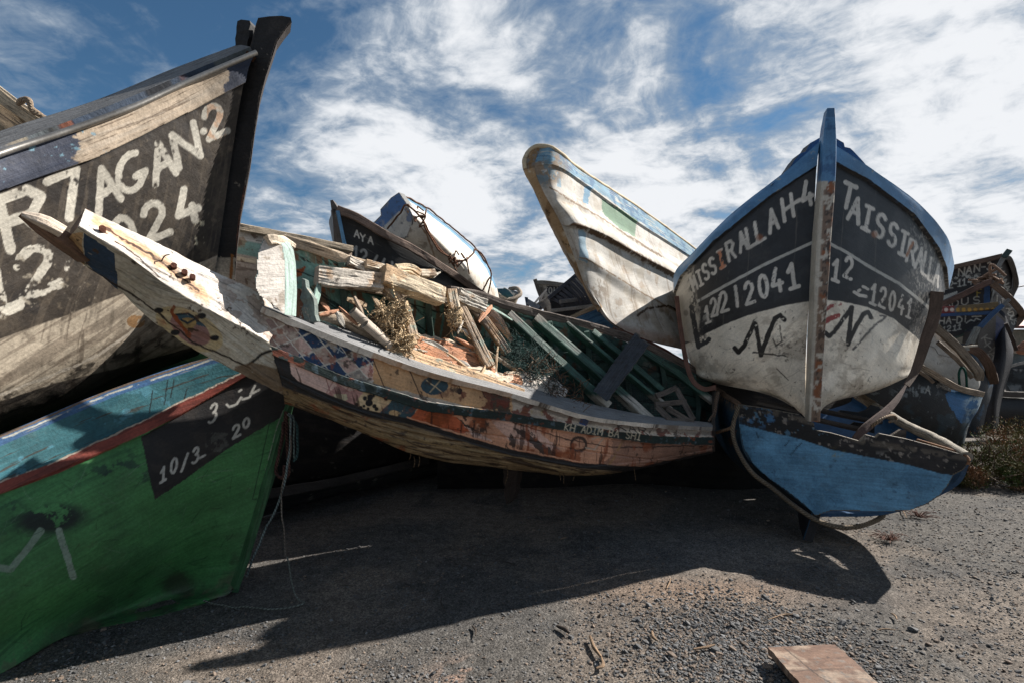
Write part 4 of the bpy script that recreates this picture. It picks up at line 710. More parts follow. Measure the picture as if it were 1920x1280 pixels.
def pL(c):
    rl = [(1240, 600), (1268, 548), (1280, 519), (1341, 455), (1441, 373), (1530, 314), (1545, 304)]; wl = [(1262, 600), (1294, 576), (1307, 566), (1360, 536), (1430, 498), (1480, 475), (1530, 452)]
    bl = [(1240, 668), (1317, 629), (1360, 608), (1401, 592), (1440, 581), (1480, 571), (1530, 564)]
    common(c, rl, wl, bl, -1)
    # worn-off left end
    m = sstep(-(c.x - 1300 - (c.y - 540) * .12 + c.n1 * 22), -10, 6) * c.below(rl); c.mix(m * (c.y < 640), C(190, 182, 168)); c.blot(C(40, 40, 42), .52, .05, 22, 9, .9, mask=sstep(-abs(c.x - 1302 - (c.y - 540) * .12), -16, -6) * (c.y < 640) * c.below(rl))
    c.line([(1296, 576), (1310, 650), (1330, 636)], 9, C(52, 52, 54), wear=.12, rag=2)
    k = dict(wear=.05, rag=.7)
    ctr = [(1301, 532), (1312, 522), (1323, 510), (1336, 499), (1352, 486), (1370, 470), (1392, 453), (1407, 444), (1424, 433), (1449, 413), (1477, 390), (1494, 379), (1513, 364)]
    c.word('MISSIRALLAH-4', ctr, ((7, -5), (19, -11)), ((-7, -24), (-5, -44)), (4.2, 7.5), LW, **k)
    c.mix(sstep(-np.hypot(c.x - 1352, (c.y - 488) * .6), -13, -9) * sstep(c.col.sum(-1), .5, .9) * .85, C(186, 104, 52)); c.mix(sstep(-np.hypot(c.x - 1424, c.y - 446), -9, -4) * .7, C(140, 82, 44))
    ctr = [(1326, 590), (1338, 576), (1347, 572), (1357, 566), (1381, 556), (1405, 549), (1431, 537), (1456, 526), (1486, 518)]
    c.word('12/2|2041', ctr, ((10, -4), (20, -7)), ((-3, -30), (-6, -44)), (4.5, 7.5), LW, wear=.08, rag=.7); c.blot(C(170, 168, 160), .5, .08, 16, 10, .6, mask=sstep(-np.hypot((c.x - 1326), (c.y - 592) * .6), -16, -4))
    c.line([(1377, 652), (1385, 660), (1395, 648), (1416, 603), (1427, 665), (1440, 628), (1453, 597), (1463, 591), (1471, 600)], 8.5, C(40, 38, 38), rag=1.2, wear=.08); c.line([(1462, 610), (1466, 640), (1455, 648), (1449, 635)], 3, C(110, 104, 96), wear=.12)
    c.blot(C(80, 76, 72), .56, .05, 40, 11, .7, mask=sstep(-np.hypot((c.x - 1478) / 2.2, c.y - 650), -34, -6)); c.line([(1412, 660), (1450, 664), (1478, 668)], 3, C(70, 66, 62), wear=.12, rag=2); c.line([(1456, 690), (1478, 712)], 2, C(90, 80, 70), rag=1)
    c.mix(sstep(-np.hypot(c.x - 1286, (c.y - 587) * .8), -6, -3) * .6, C(80, 66, 54)); c.mix(sstep(c.x, 1488, 1520) * (c.y > 566) * .35 * (c.mid > .4), C(150, 128, 104))
def pR(c):
    rl = [(1550, 300), (1561, 306), (1626, 341), (1710, 405), (1754, 465), (1769, 502), (1775, 560)]; wl = [(1546, 450), (1552, 455), (1588, 474), (1626, 498), (1687, 533), (1737, 573), (1760, 600)]
    bl = [(1535, 562), (1575, 565), (1627, 576), (1676, 598), (1718, 632), (1745, 660)]
    common(c, rl, wl, bl, 1)
    k = dict(wear=.06, rag=.7)
    ctr = [(1591, 368), (1604, 394), (1627, 410), (1651, 424), (1674, 441), (1694, 457), (1710, 473), (1725, 486), (1737, 496), (1747, 506), (1757, 516)]
    c.word('TAISSIRALLA', ctr, ((21, 10), (8, 6)), ((9, -42), (6, -40)), (8, 4), LW, **k)
    c.mix(sstep(-np.hypot(c.x - 1640, c.y - 440), -8, -4) * .7, C(150, 90, 50)); c.line([(1700, 480), (1712, 455)], 5, C(150, 96, 54), wear=.1)
    ctr = [(1567, 507), (1591, 502), (1611, 544), (1623, 540), (1638, 552), (1655, 558), (1673, 565), (1690, 571), (1705, 578)]
    c.word('12.-12041', ctr, ((15, 6), (9, 5)), ((4, -38), (5, -34)), (6.5, 4), LW, wear=.11, rag=.8); c.line([(1602, 548), (1612, 554), (1624, 556)], 6, LW, wear=.1)
    c.blot(C(150, 146, 138), .54, .05, 40, 13, .8, mask=sstep(c.x, 1690, 1730) * (c.y < 640) * c.below(rl))
    c.line([(1547, 624), (1555, 631), (1566, 620), (1597, 577), (1594, 610), (1590, 645), (1604, 615), (1618, 590), (1628, 585), (1633, 596)], 8.5, C(38, 36, 36), rag=1.2, wear=.06)
    c.line([(1600, 655), (1640, 610), (1662, 594), (1650, 592)], 4, C(96, 92, 88), wear=.12, rag=1.5); c.line([(1543, 586), (1558, 574), (1576, 570)], 6, C(150, 70, 66), wear=.16, rag=1.5); c.line([(1543, 608), (1556, 598), (1572, 592)], 9, C(150, 66, 62), wear=.10, rag=1.5)
    c.blot(C(90, 82, 74), .58, .05, 34, 11, .5, mask=sstep(-np.hypot((c.x - 1580) / 1.5, c.y - 655), -30, -6))
def dT(rl):
    def f(G, U, V):
        x, y = proj(G); o = np.argsort([p[0] for p in rl]); X = np.array([p[0] for p in rl])[o]; Y = np.array([p[1] for p in rl])[o]
        return .028 * (y < np.interp(x, X, Y)) + .004 * (fbm(G * 7, 3, 3) - .5)
    return f
mb = MB(); mb.grid(loft(L, 300, 480), thick=.03, paint=pL, disp=dT([(1240, 600), (1268, 548), (1280, 519), (1341, 455), (1441, 373), (1530, 314)]), flip=None)
mb.grid(loft(R, 300, 480), thick=.03, paint=pR, disp=dT([(1561, 306), (1626, 341), (1710, 405), (1754, 465), (1769, 502), (1775, 560)])); mb.build('hull', M_GLOSS, root)
mb = MB()
def pStem(c):
    c.col[:] = C(178, 170, 156); e = c.x - np.interp(c.y, [208, 340, 500, 790], [1560, 1549, 1541, 1524])
    c.mix(sstep(e, -5, -2), C(120, 98, 82)); c.blot(C(56, 44, 38), .50, .06, 30, 3, .9, sstep(e, -1, 2)); c.blot(C(136, 78, 40), .56, .06, 12, 4, .9, sstep(e, -4, 1)); c.blot(C(190, 182, 168), .55, .05, 22, 5, .9)
    c.mix((c.y < 340 + c.n1 * 6) * 1., RBLUE); c.blot(C(30, 70, 118), .5, .1, 9, 6, .6, (c.y < 336) * 1.); c.mix((c.y < 220) * .5, C(34, 60, 92))
mb.beam([(1555, 208, 4.42), (1552, 250, 4.41), (1549, 330, 4.39), (1540, 450, 4.38), (1534, 560, 4.37), (1528, 670, 4.42), (1523, 788, 4.44)], .098, .13, LW, n=220, roll=.30, jit=.0012, paint=pStem, taper=[.62, 1, 1.12, 1.1, 1.02, .9], cham=.12); mb.build('stem_post', M_GLOSS, root)
mb = MB()
for pl, dd, vv in (([(1538, 258), (1520, 268), (1510, 285), (1500, 288), (1490, 300), (1478, 318), (1462, 334), (1446, 348), (1470, 334), (1500, 310), (1538, 284)], 4.58, (.0, .12, 0)), ([(1562, 256), (1582, 268), (1584, 276), (1594, 278), (1606, 290), (1620, 305), (1636, 324), (1600, 300), (1562, 280)], 4.56, (0, .12, 0))): mb.slab(pl, dd, vv, C(38, 84, 134), C(60, 60, 62), jit=.002)
mb.build('washstrake', M_GREEN, root)
# straps either side of it
mb = MB(); mb.beam([(1757, 548, 5.05), (1752, 590, 5.0), (1735, 640, 4.94), (1718, 690, 4.86), (1700, 722, 4.75)], .10, .02, C(96, 78, 66), roll=.25, jit=.002, n=60, taper=[1.1, 1, .8, .5]); mb.build('canvas_strap', M_CLOTH, None, label='broad brown strap hugging the right flank of the white bow-on boat', category='strap')
mb = MB(); mb.beam([(1698, 722, 4.73), (1680, 750, 4.62), (1650, 780, 4.5), (1622, 802, 4.42), (1602, 822, 4.38)], .055, .02, C(84, 66, 60), jit=.002, n=60, taper=[.35, .9, 1.3, 1.3, .9], roll=.3); mb.build('canvas_strap', M_CLOTH, None, label='twisted dark strap running down onto the stern of the blue boat', category='strap')
mb = MB(); mb.beam([(1269, 556, 5.5), (1274, 600, 5.4), (1283, 660, 5.25), (1296, 708, 5.1), (1318, 728, 4.95), (1342, 726, 4.85)], .045, .015, C(110, 78, 66), jit=.002, n=80, roll=.3); mb.build('canvas_strap', M_CLOTH, None, label='thin reddish strap hanging down the left flank of the white bow-on boat', category='strap')
mb = MB(); mb.tube([(1632, 800, 4.44), (1645, 790, 4.4), (1662, 780, 4.42), (1676, 778, 4.5), (1680, 786, 4.55), (1668, 790, 4.5)], .012, C(150, 128, 104)); mb.build('rope', M_ROPE, None, label='short tan rope looped round the right gunwale pipe of the blue boat', category='rope')

# ================================================================== 5. blue boat under it
root = thing('fishing_boat', 'blue boat with flaking black transom band on the ground under the white bow-on boat', 'boat', (3.0, 5.2, 0), 'stacked derelict fishing boats')
tr = [(1384, 757), (1420, 762), (1460, 769), (1498, 776), (1512, 786), (1526, 792), (1528, 805), (1560, 811), (1612, 826), (1624, 814), (1642, 819), (1650, 812), (1700, 822), (1760, 838), (1800, 850), (1813, 858), (1815, 868), (1806, 880), (1788, 889), (1778, 908), (1762, 928), (1738, 944), (1708, 955), (1670, 958), (1600, 957), (1560, 956), (1542, 962), (1530, 966), (1515, 950), (1480, 922), (1440, 894), (1412, 868), (1394, 838), (1386, 800)]
pdT = planeD((1384, 760, 4.85), (1813, 860, 3.70), (1530, 958, 4.36))
def pT(c):
    c.col[:] = C(102, 154, 188); c.blot(C(76, 122, 154), .5, .15, 5, 1, .7); c.blot(C(84, 122, 146), .58, .1, 9, 2, .5); c.blot(C(50, 76, 104), .68, .05, 16, 3, .5); c.scrapes(60, (1390, 800, 1790, 950), C(120, 150, 170), 5, 30, 1.1, .5, .2, .6); c.scrapes(40, (1390, 800, 1790, 950), C(30, 50, 74), 6, 24, 1.2, .5, .2, .8)
    bl = [(1380, 792), (1440, 808), (1500, 822), (1560, 842), (1640, 858), (1700, 870), (1760, 886), (1820, 896)]; m = 1 - c.below(bl, .8); c.mix(m, C(34, 33, 34)); c.blot(C(54, 50, 50), .55, .1, 10, 4, .6, m)
    c.blot(C(70, 118, 160), .54, .03, 16, 5, .95, m * sstep(-np.hypot((c.x - 1430) / 2.2, c.y - 782), -26, -6)); c.blot(C(84, 124, 150), .65, .03, 20, 6, .9, m * (c.x < 1560)); c.blot(C(150, 146, 140), .53, .03, 18, 7, .9, m * sstep(-np.hypot((c.x - 1660) / 3.2, c.y - 858), -17, -4)); c.blot(C(150, 140, 130), .66, .03, 26, 8, .8, m)
    c.blot(C(110, 100, 88), .45, .06, 14, 9, .7, m * sstep(-abs(c.y - np.interp(c.x, [1384, 1526, 1612, 1813], [757, 792, 826, 858])), -8, -2))
    c.blot(C(60, 70, 60), .5, .1, 10, 10, .6, mask=(abs(c.x - 1562) < 7) * (abs(c.y - 845) < 20)); c.blot(C(150, 140, 70), .52, .05, 20, 11, .7, mask=sstep(-np.hypot((c.x - 1560) / 2.5, c.y - 848), -12, -4))
    for a, b in (((1480, 825), (1472, 834)), ((1504, 828), (1482, 852)), ((1418, 808), (1422, 820))): c.line([a, b], 1.6, C(20, 30, 44), rag=.3)
mb = MB(); plate(mb, tr, pdT, (.02, .05, 0), C(102, 154, 188), pT, C(120, 112, 100)); mb.build('transom', M_HULL, root)
hr = [[(1386, 760, 4.85), (1366, 746, 5.2), (1342, 730, 5.8), (1318, 716, 7.0)], [(1388, 815, 4.82), (1362, 800, 5.15), (1340, 780, 5.8), (1316, 750, 7.0)], [(1400, 855, 4.78), (1378, 850, 5.1), (1350, 830, 5.75), (1320, 775, 7.0)], [(1440, 895, 4.68), (1410, 885, 5.05), (1375, 862, 5.7), (1335, 790, 7.0)], [(1530, 964, 4.44), (1475, 932, 4.95), (1420, 890, 5.6), (1370, 800, 7.0)]]
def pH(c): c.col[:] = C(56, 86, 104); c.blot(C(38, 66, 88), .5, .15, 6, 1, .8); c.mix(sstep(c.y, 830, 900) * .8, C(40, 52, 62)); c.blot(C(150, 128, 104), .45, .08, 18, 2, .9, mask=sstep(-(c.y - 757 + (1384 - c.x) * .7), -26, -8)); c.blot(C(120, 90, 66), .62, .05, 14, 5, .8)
mb = MB(); mb.grid(loft(hr, 120, 200), thick=.03, paint=pH); hs = [[(1812, 862, 3.72), (1740, 815, 4.5), (1660, 772, 5.1), (1600, 742, 6.0)], [(1780, 910, 3.95), (1720, 860, 4.7), (1650, 800, 5.4), (1590, 755, 6.2)], [(1665, 956, 4.22), (1640, 905, 4.9), (1590, 830, 5.6), (1540, 770, 6.3)], [(1535, 962, 4.46), (1530, 915, 5.1), (1500, 840, 5.8), (1470, 780, 6.5)]]
mb.grid(loft(hs, 60, 60), C(40, 80, 120), .03, inner=C(40, 44, 46)); mb.grid(loft([[(1530, 964, 4.44), (1475, 932, 4.95), (1420, 890, 5.6), (1370, 800, 7.0)], [(1535, 962, 4.46), (1530, 915, 5.1), (1500, 840, 5.8), (1470, 780, 6.5)]], 40, 20), C(40, 70, 100), .03); mb.build('hull', M_HULL, root)
mb = MB(); mb.tube([(1812, 856, 3.73), (1760, 826, 4.2), (1700, 796, 4.7), (1664, 776, 5.0), (1640, 762, 5.2)], .042, C(150, 142, 128), n=50, wob=.02); mb.beam([(1650, 768, 5.12), (1610, 742, 5.8), (1585, 728, 6.3)], .09, .06, C(130, 116, 98), jit=.004); mb.tube([(1814, 870, 3.7), (1816, 862, 3.7), (1808, 852, 3.74), (1780, 842, 3.9), (1720, 824, 4.2)], .012, C(140, 100, 70)); mb.build('gunwale', M_WOOD, root)
mb = MB(); mb.beam([(1384, 757, 4.86), (1366, 744, 5.2), (1342, 728, 5.8)], .05, .05, C(120, 98, 80), jit=.008); mb.build('gunwale', M_WOOD, root)
mb = MB()
for a, b, d in (((1533, 768), (1648, 792), 5.0), ((1530, 786), (1620, 806), 4.75), ((1420, 752), (1530, 776), 5.0)): mb.beam([(*a, d), (*b, d - .15)], .03, .16, C(66, 60, 56), roll=.15, jit=.003)
for a in ([(1566, 775), (1576, 768), (1610, 772), (1624, 768), (1634, 758), (1648, 762), (1656, 772), (1640, 790)], [(1590, 798), (1602, 790), (1640, 796), (1640, 812)]): mb.slab(a, 5.0, (.01, .03, 0), C(44, 44, 46))
mb.slab([(1668, 818), (1690, 804), (1700, 806), (1698, 822)], 4.6, (0, .03, 0), C(110, 100, 90)); mb.build('thwarts', M_WOOD, root)
mb = MB(); mb.slab([(1487, 905), (1530, 960), (1522, 1000), (1508, 1012), (1500, 990)], [4.8, 4.45, 4.44, 4.5, 4.75], (.04, .02, 0), C(50, 50, 54)); mb.beam([(1527, 948, 4.40), (1508, 1010, 4.46)], .004, .02, C(60, 110, 150)); mb.slab([(1528, 948), (1543, 948), (1524, 1016), (1507, 1012)], [4.4, 4.39, 4.42, 4.44], (.01, .03, 0), C(46, 44, 46), C(60, 100, 130)); mb.build('skeg', M_TAR, root)
mb = MB()
mb.tube([(1384, 762, 4.75), (1376, 790, 4.72), (1374, 812, 4.7), (1384, 845, 4.66), (1410, 885, 4.56), (1450, 916, 4.48), (1490, 948, 4.4), (1530, 974, 4.33), (1570, 987, 4.28), (1610, 986, 4.25), (1640, 976, 4.3), (1656, 966, 4.35)], .020, C(124, 110, 92), n=160, k=8)
mb.tube([(1344, 810, 4.9), (1356, 806, 4.8), (1372, 800, 4.73), (1378, 780, 4.74)], .016, C(140, 110, 84)); mb.tube([(1345, 735, 4.9), (1340, 765, 4.86), (1336, 795, 4.84), (1332, 822, 4.84)], .018, C(110, 92, 78), wob=.03); mb.tube([(1328, 790, 4.8), (1338, 775, 4.84), (1342, 760, 4.86)], .012, C(110, 92, 78), wob=.03)
mb.build('mooring_rope', M_ROPE, None, label='thick grey rope slung in a loop under the stern of the blue boat', category='rope')

# ================================================================== 6. white boat rearing up in the middle
root = thing('fishing_boat', 'white boat with faded blue rail rearing up bow-first behind the wrecked boat', 'boat', (1.3, 5.8, 1.6), 'stacked derelict fishing boats')
Wr = [[(1014, 275, 4.97), (1041, 281, 5.0), (1094, 327, 5.4), (1195, 392, 6.3), (1303, 471, 7.3), (1345, 505, 7.8)],
      [(1003, 312, 4.92), (1041, 313, 4.95), (1094, 346, 5.34), (1195, 419, 6.2), (1296, 484, 7.15), (1340, 520, 7.7)],
      [(1018, 358, 4.93), (1043, 361, 4.92), (1094, 391, 5.26), (1180, 445, 5.95), (1285, 505, 6.9), (1335, 535, 7.5)],
      [(1050, 416, 4.98), (1076, 423, 4.95), (1128, 443, 5.30), (1195, 482, 5.8), (1275, 522, 6.5), (1330, 550, 7.1)],
      [(1076, 480, 5.08), (1096, 484, 5.06), (1141, 512, 5.36), (1195, 546, 5.75), (1275, 588, 6.4), (1330, 610, 6.9)],
      [(1096, 533, 5.14), (1104, 537, 5.13), (1146, 585, 5.32), (1203, 615, 5.6), (1280, 635, 6.1), (1330, 645, 6.6)],
      [(1120, 572, 5.2), (1126, 576, 5.2), (1150, 606, 5.32), (1205, 634, 5.6), (1285, 654, 6.1), (1330, 662, 6.6)]]
def pWm(c):
    c.col[:] = C(194, 190, 182); c.blot(C(170, 160, 144), .54, .12, 5, 1, .6); c.blot(C(150, 128, 104), .60, .08, 8, 2, .5); c.drip(C(120, 100, 80), .66, (20, 2), 3, .5)
    rl = [(970, 300), (1041, 311), (1094, 345), (1138, 374), (1195, 418), (1293, 482), (1350, 520)]; m = 1 - c.below(rl); c.mix(m, C(112, 146, 164)); c.blot(C(64, 104, 136), .52, .08, 10, 4, .9, m); c.scratch(C(196, 190, 176), .58, (5, 70), 5, .9, m); c.scratch(C(30, 70, 110), .62, (3, 90), 6, .9, m)
    c.poly([(1096, 350), (1109, 352), (1102, 384), (1092, 380)], C(100, 146, 174), 1.5, .9); c.poly([(1084, 430), (1098, 437), (1100, 494), (1087, 486)], C(126, 158, 176), 1.5, .8); c.poly([(1128, 372), (1194, 416), (1190, 446), (1160, 430), (1130, 398)], C(96, 130, 104), 2, .9, wear=.05); c.blot(C(110, 136, 116), .5, .1, 16, 8, .6, mask=inpoly(c.x, c.y, [(1128, 372), (1194, 416), (1190, 446), (1130, 398)]) * 1.)
    c.poly([(1045, 318), (1050, 320), (1052, 352), (1044, 350)], C(130, 168, 190), 1.5, .8)
    c.line([(1030, 352), (1060, 372), (1094, 392), (1130, 412), (1180, 446), (1240, 482)], 3, C(130, 112, 92), rag=2, wear=.1); c.line([(1070, 422), (1094, 432), (1136, 450), (1200, 487), (1270, 523)], 4, C(96, 76, 58), rag=1.5, wear=.12); c.line([(1088, 482), (1141, 514), (1195, 548), (1275, 592)], 2, C(140, 120, 98), rag=1.2, wear=.1)
    c.blot(C(110, 92, 72), .40, .2, 6, 9, .8, mask=sstep(-np.hypot((c.x - 1235) / 2, (c.y - 592) * 1.3), -24, -6)); c.line([(1195, 592), (1215, 578), (1250, 575), (1276, 590)], 4, C(70, 54, 42), rag=2, wear=.1); c.blot(C(120, 104, 86), .5, .1, 26, 10, .7, mask=sstep(-np.hypot(c.x - 1122, (c.y - 542) * .8), -26, -8)); c.mix(c.below([(1140, 600), (1200, 618), (1300, 636)], 8) * .45, C(150, 104, 76))
    h = sstep(-np.hypot(c.x - 1025, (c.y - 315)), -50, -20); c.blot(C(130, 108, 84), .44, .12, 8, 11, .85, h); c.blot(C(100, 130, 144), .55, .06, 14, 12, .7, h)
def dWm(G, U, V):
    nv, nu = G.shape[:2]; j = np.linspace(0, 6, nv)[:, None]; a = np.clip(np.linspace(0, 5, nu) * 1.2, 0, 1)[None]
    s1 = .055 * np.where(j < 3.03, sstep(j, 2.2, 3.0), 1 - sstep(j, 3.03, 3.12)); s2 = .03 * np.where(j < 4.0, sstep(j, 3.5, 4.0), 1 - sstep(j, 4.0, 4.3)); s3 = .012 * np.where(j < 2.0, sstep(j, 1.6, 2.0), 1 - sstep(j, 2.0, 2.25)); return (s1 + s2 + s3 + .02 * (j < 1.0)) * a + .010 * (fbm(G * 3, 3, 3) - .5)
mb = MB(); mb.grid(loft(Wr, 340, 420), thick=.03, paint=pWm, disp=dWm, flip=None)
Wl = [[(1014, 275, 4.97), (992, 288, 5.0), (990, 310, 5.3), (1060, 400, 6.4), (1200, 470, 7.4)], [(1026, 318, 4.91), (985, 312, 4.98), (992, 335, 5.3), (1070, 450, 6.4), (1220, 520, 7.4)], [(1040, 362, 4.92), (1005, 358, 4.99), (1012, 380, 5.3), (1080, 480, 6.4), (1230, 560, 7.4)], [(1072, 423, 4.98), (1034, 416, 5.05), (1042, 440, 5.4), (1095, 520, 6.4), (1240, 600, 7.4)], [(1092, 484, 5.08), (1067, 481, 5.12), (1075, 500, 5.5), (1120, 560, 6.4), (1250, 620, 7.3)], [(1104, 537, 5.16), (1094, 534, 5.2), (1104, 550, 5.6), (1150, 600, 6.4), (1260, 635, 7.2)], [(1128, 578, 5.2), (1120, 584, 5.24), (1130, 590, 5.6), (1180, 625, 6.4), (1270, 650, 7.2)]]
def pWl(c): c.col[:] = C(170, 142, 108); c.blot(C(120, 92, 62), .5, .15, 7, 1, .8); c.blot(C(206, 196, 176), .60, .08, 6, 2, .7); c.blot(C(110, 130, 138), .5, .1, 12, 3, .8, mask=sstep(-c.y, -330, -290)); c.blot(C(76, 58, 42), .66, .04, 20, 4, .8)
mb.grid(loft(Wl, 120, 260), thick=.03, paint=pWl, disp=lambda G, U, V: .04 * (fbm(G * 5, 3, 7) - .5)); mb.build('hull', M_CHALK, root)
mb = MB(); mb.tube([(985, 318, 4.98), (984, 300, 4.98), (992, 283, 5.0), (1008, 275, 4.98), (1030, 276, 4.96), (1050, 288, 5.03), (1094, 324, 5.4), (1195, 389, 6.3), (1303, 468, 7.3), (1345, 503, 7.8)], .024, C(196, 180, 152), n=140, k=10, wob=.015); mb.build('rail', M_CHALK, root)

# ================================================================== 7. boats behind the wreck
root = thing('fishing_boat', 'pale boat with teal stripe between the black bow post and the AYA boat', 'boat', (-1.6, 5.0, 1.2), 'stacked derelict fishing boats')
def pq(c):
    c.col[:] = C(180, 164, 152); g = c.y - np.interp(c.x, [380, 456, 640], [414, 427, 461])
    c.mix(sstep(-g, -52, -50), C(126, 156, 146)); c.mix(sstep(-g, -26, -22), C(206, 200, 192)); c.blot(C(160, 120, 80), .58, .08, 10, 3, .6, (g < 55) * 1.); c.mix((g > 55) * (g < 64), C(214, 196, 170)); c.blot(C(110, 84, 66), .66, .04, 16, 4, .8); c.line([(480, 452), (520, 455)], 1.5, C(60, 60, 60))
    c.mix(c.below([(380, 540), (480, 560), (700, 600)], 3) * .7, C(120, 100, 86)); c.scratch(C(90, 66, 52), .6, (4, 30), 6, .6, (g > 64) * 1.)
mb = MB(); mb.grid(loft([[(380, 414, 4.3), (456, 427, 4.4), (545, 443, 4.6), (660, 464, 4.9)], [(380, 470, 4.3), (456, 480, 4.38), (545, 500, 4.58), (660, 520, 4.88)], [(385, 560, 4.5), (460, 575, 4.6), (545, 590, 4.8), (660, 600, 5)], [(400, 650, 4.9), (470, 655, 5), (545, 660, 5.2), (660, 660, 5.4)]], 140, 130), thick=.03, paint=pq); mb.build('hull', M_HULL, root)
mb = MB(); mb.beam([(380, 412, 4.27), (456, 428, 4.37), (545, 445, 4.57), (660, 468, 4.87)], .06, .09, C(184, 168, 146), roll=.2); mb.build('gunwale', M_WOOD, root)

root = thing('fishing_boat', 'small black boat lettered AYA with a blue stem, behind the white bow post', 'boat', (-0.8, 5.8, 1.6), 'stacked derelict fishing boats')
def pq(c):
    c.col[:] = C(40, 42, 44); c.blot(C(74, 76, 78), .5, .15, 7, 2, .7, mask=c.below([(600, 425), (700, 470), (860, 530)], 8)); c.mix(c.below([(600, 470), (700, 500), (760, 505), (840, 530), (930, 590)], 4) * .7, C(92, 92, 92)); c.scratch(C(110, 110, 108), .66, (4, 40), 5, .7)
    c.word('AYA', [(669, 439), (680, 446), (695, 451)], (9, 3), (0, -13), 2.4, C(206, 204, 198), rag=.3); c.word('1244|', [(667, 474), (682, 480), (706, 491), (720, 497), (735, 503)], (13, 4), (1, -22), 4.4, C(170, 170, 166), rag=.4, wear=.04)
    c.poly([(858, 512), (905, 545), (900, 556), (850, 520)], C(110, 160, 200), 1, .9)
ay = [[(634, 392, 5.0), (671, 407, 5.05), (721, 436, 5.15), (777, 464, 5.35), (848, 509, 5.7), (905, 550, 6.1)], [(645, 440, 5.04), (680, 450, 5.1), (728, 472, 5.2), (783, 497, 5.4), (852, 532, 5.72), (905, 565, 6.1)], [(655, 500, 5.12), (690, 505, 5.2), (735, 520, 5.3), (790, 545, 5.5), (855, 570, 5.8), (905, 590, 6.1)], [(665, 560, 5.4), (700, 565, 5.5), (740, 580, 5.6), (795, 600, 5.8), (858, 610, 6.0), (905, 620, 6.3)]]
mb = MB(); mb.grid(loft(ay, 200, 140), thick=.03, paint=pq); mb.grid(loft([[(630, 392, 5.0), (626, 400, 5.6), (640, 440, 6.4), (800, 520, 7)], [(650, 500, 5.1), (640, 490, 5.6), (660, 520, 6.4), (820, 580, 7)]], 20, 10), C(40, 42, 44), .03); mb.build('hull', M_HULL, root)
mb = MB(); mb.beam([(632, 393, 4.96), (671, 409, 5.0), (721, 439, 5.1), (777, 468, 5.3), (848, 513, 5.65), (905, 553, 6.05), (960, 590, 6.4)], .075, .05, C(136, 116, 104), roll=.2, jit=.005, n=80); mb.build('gunwale', M_WOOD, root)
mb = MB(); mb.slab([(619, 376), (624, 375), (632, 388), (634, 392), (630, 398), (652, 480), (656, 500), (628, 480), (624, 413)], 5.0, (0, .1, 0), C(90, 84, 80)); mb.beam([(633, 396, 4.94), (640, 430, 4.95), (652, 490, 5.0)], .035, .03, C(96, 146, 186), jit=.002); mb.build('stem_post', M_GREEN, root)

root = thing('fishing_boat', 'white boat with blue stern corner, tilted and lashed with brown rope behind the AYA boat', 'boat', (-0.7, 7, 2.0), 'stacked derelict fishing boats')
q0 = [(750, 362, 6.1), (795, 389, 6.5), (844, 427, 6.95), (890, 468, 7.4), (915, 501, 7.7), (930, 535, 7.9), (936, 560, 8.1)]
q1 = [(762, 388, 5.98), (800, 410, 6.2), (842, 442, 6.6), (884, 478, 7.0), (908, 510, 7.3), (922, 540, 7.6), (928, 562, 7.8)]
q2 = [(772, 412, 5.98), (804, 436, 6.04), (838, 468, 6.3), (868, 502, 6.6), (886, 525, 6.9), (900, 548, 7.2), (912, 568, 7.5)]
q3 = [(762, 445, 6.12), (792, 466, 6.3), (818, 495, 6.55), (842, 520, 6.85), (862, 545, 7.1), (882, 565, 7.4), (896, 580, 7.7)]
def pq(c):
    c.col[:] = C(214, 208, 196); c.blot(C(170, 152, 130), .55, .1, 6, 3, .6, mask=c.below([(750, 420), (850, 480), (920, 540)], 8)); c.blot(C(120, 104, 88), .64, .05, 12, 4, .6)
    c.line([(752, 364), (795, 391), (844, 429), (890, 470), (915, 503), (931, 537)], 7, C(84, 130, 158), rag=.8, wear=.04); c.line([(762, 388), (783, 415), (800, 440), (815, 480), (820, 500)], 3, C(150, 124, 100), rag=2, wear=.1)
mb = MB(); mb.grid(loft([q0, q1, q2, q3, [(x - 8, y + 10, d + .5) for x, y, d in q3]], 160, 160), thick=.03, paint=pq); mb.build('hull', M_GLOSS, root)
def pq(c):
    c.col[:] = C(200, 194, 184); B = C(44, 98, 156); c.poly([(747, 361), (763, 384), (716, 428), (690, 424), (714, 404), (712, 392), (733, 370)], B, .8); c.poly([(760, 388), (768, 394), (774, 410), (769, 418), (762, 414), (764, 402), (758, 394)], B, .8); c.blot(C(150, 146, 140), .55, .1, 10, 3, .5); c.blot(C(30, 50, 80), .66, .04, 18, 4, .6)
tq = [(748, 361), (764, 384), (774, 404), (773, 420), (764, 445), (740, 450), (700, 440), (696, 422), (714, 404), (713, 393), (733, 371)]
mb = MB(); plate(mb, tq, planeD((748, 361, 6.0), (764, 445, 6.1), (696, 422, 6.5)), (.05, .06, 0), WHITE, pq, C(120, 120, 118)); mb.build('transom', M_GLOSS, root)
mb = MB(); RP = C(120, 82, 60)
for pl in ([(726, 430, 6.2), (750, 400, 5.98), (762, 384, 5.92), (790, 408, 5.94), (800, 430, 5.95), (820, 465, 6.1), (848, 486, 6.3), (858, 490, 6.38)], [(764, 384, 5.92), (792, 412, 5.95), (812, 450, 6.05), (832, 474, 6.2), (856, 488, 6.36)], [(858, 490, 6.36), (875, 486, 6.45), (888, 476, 6.55), (891, 468, 6.6), (905, 480, 6.75), (918, 505, 6.95), (921, 525, 7.05), (915, 555, 7.2)], [(750, 364, 6.06), (795, 387, 6.46), (844, 424, 6.9), (890, 464, 7.35), (912, 495, 7.6)], [(918, 520, 7.0), (905, 545, 7.15)]): mb.tube(pl, .011, RP, wob=.03)
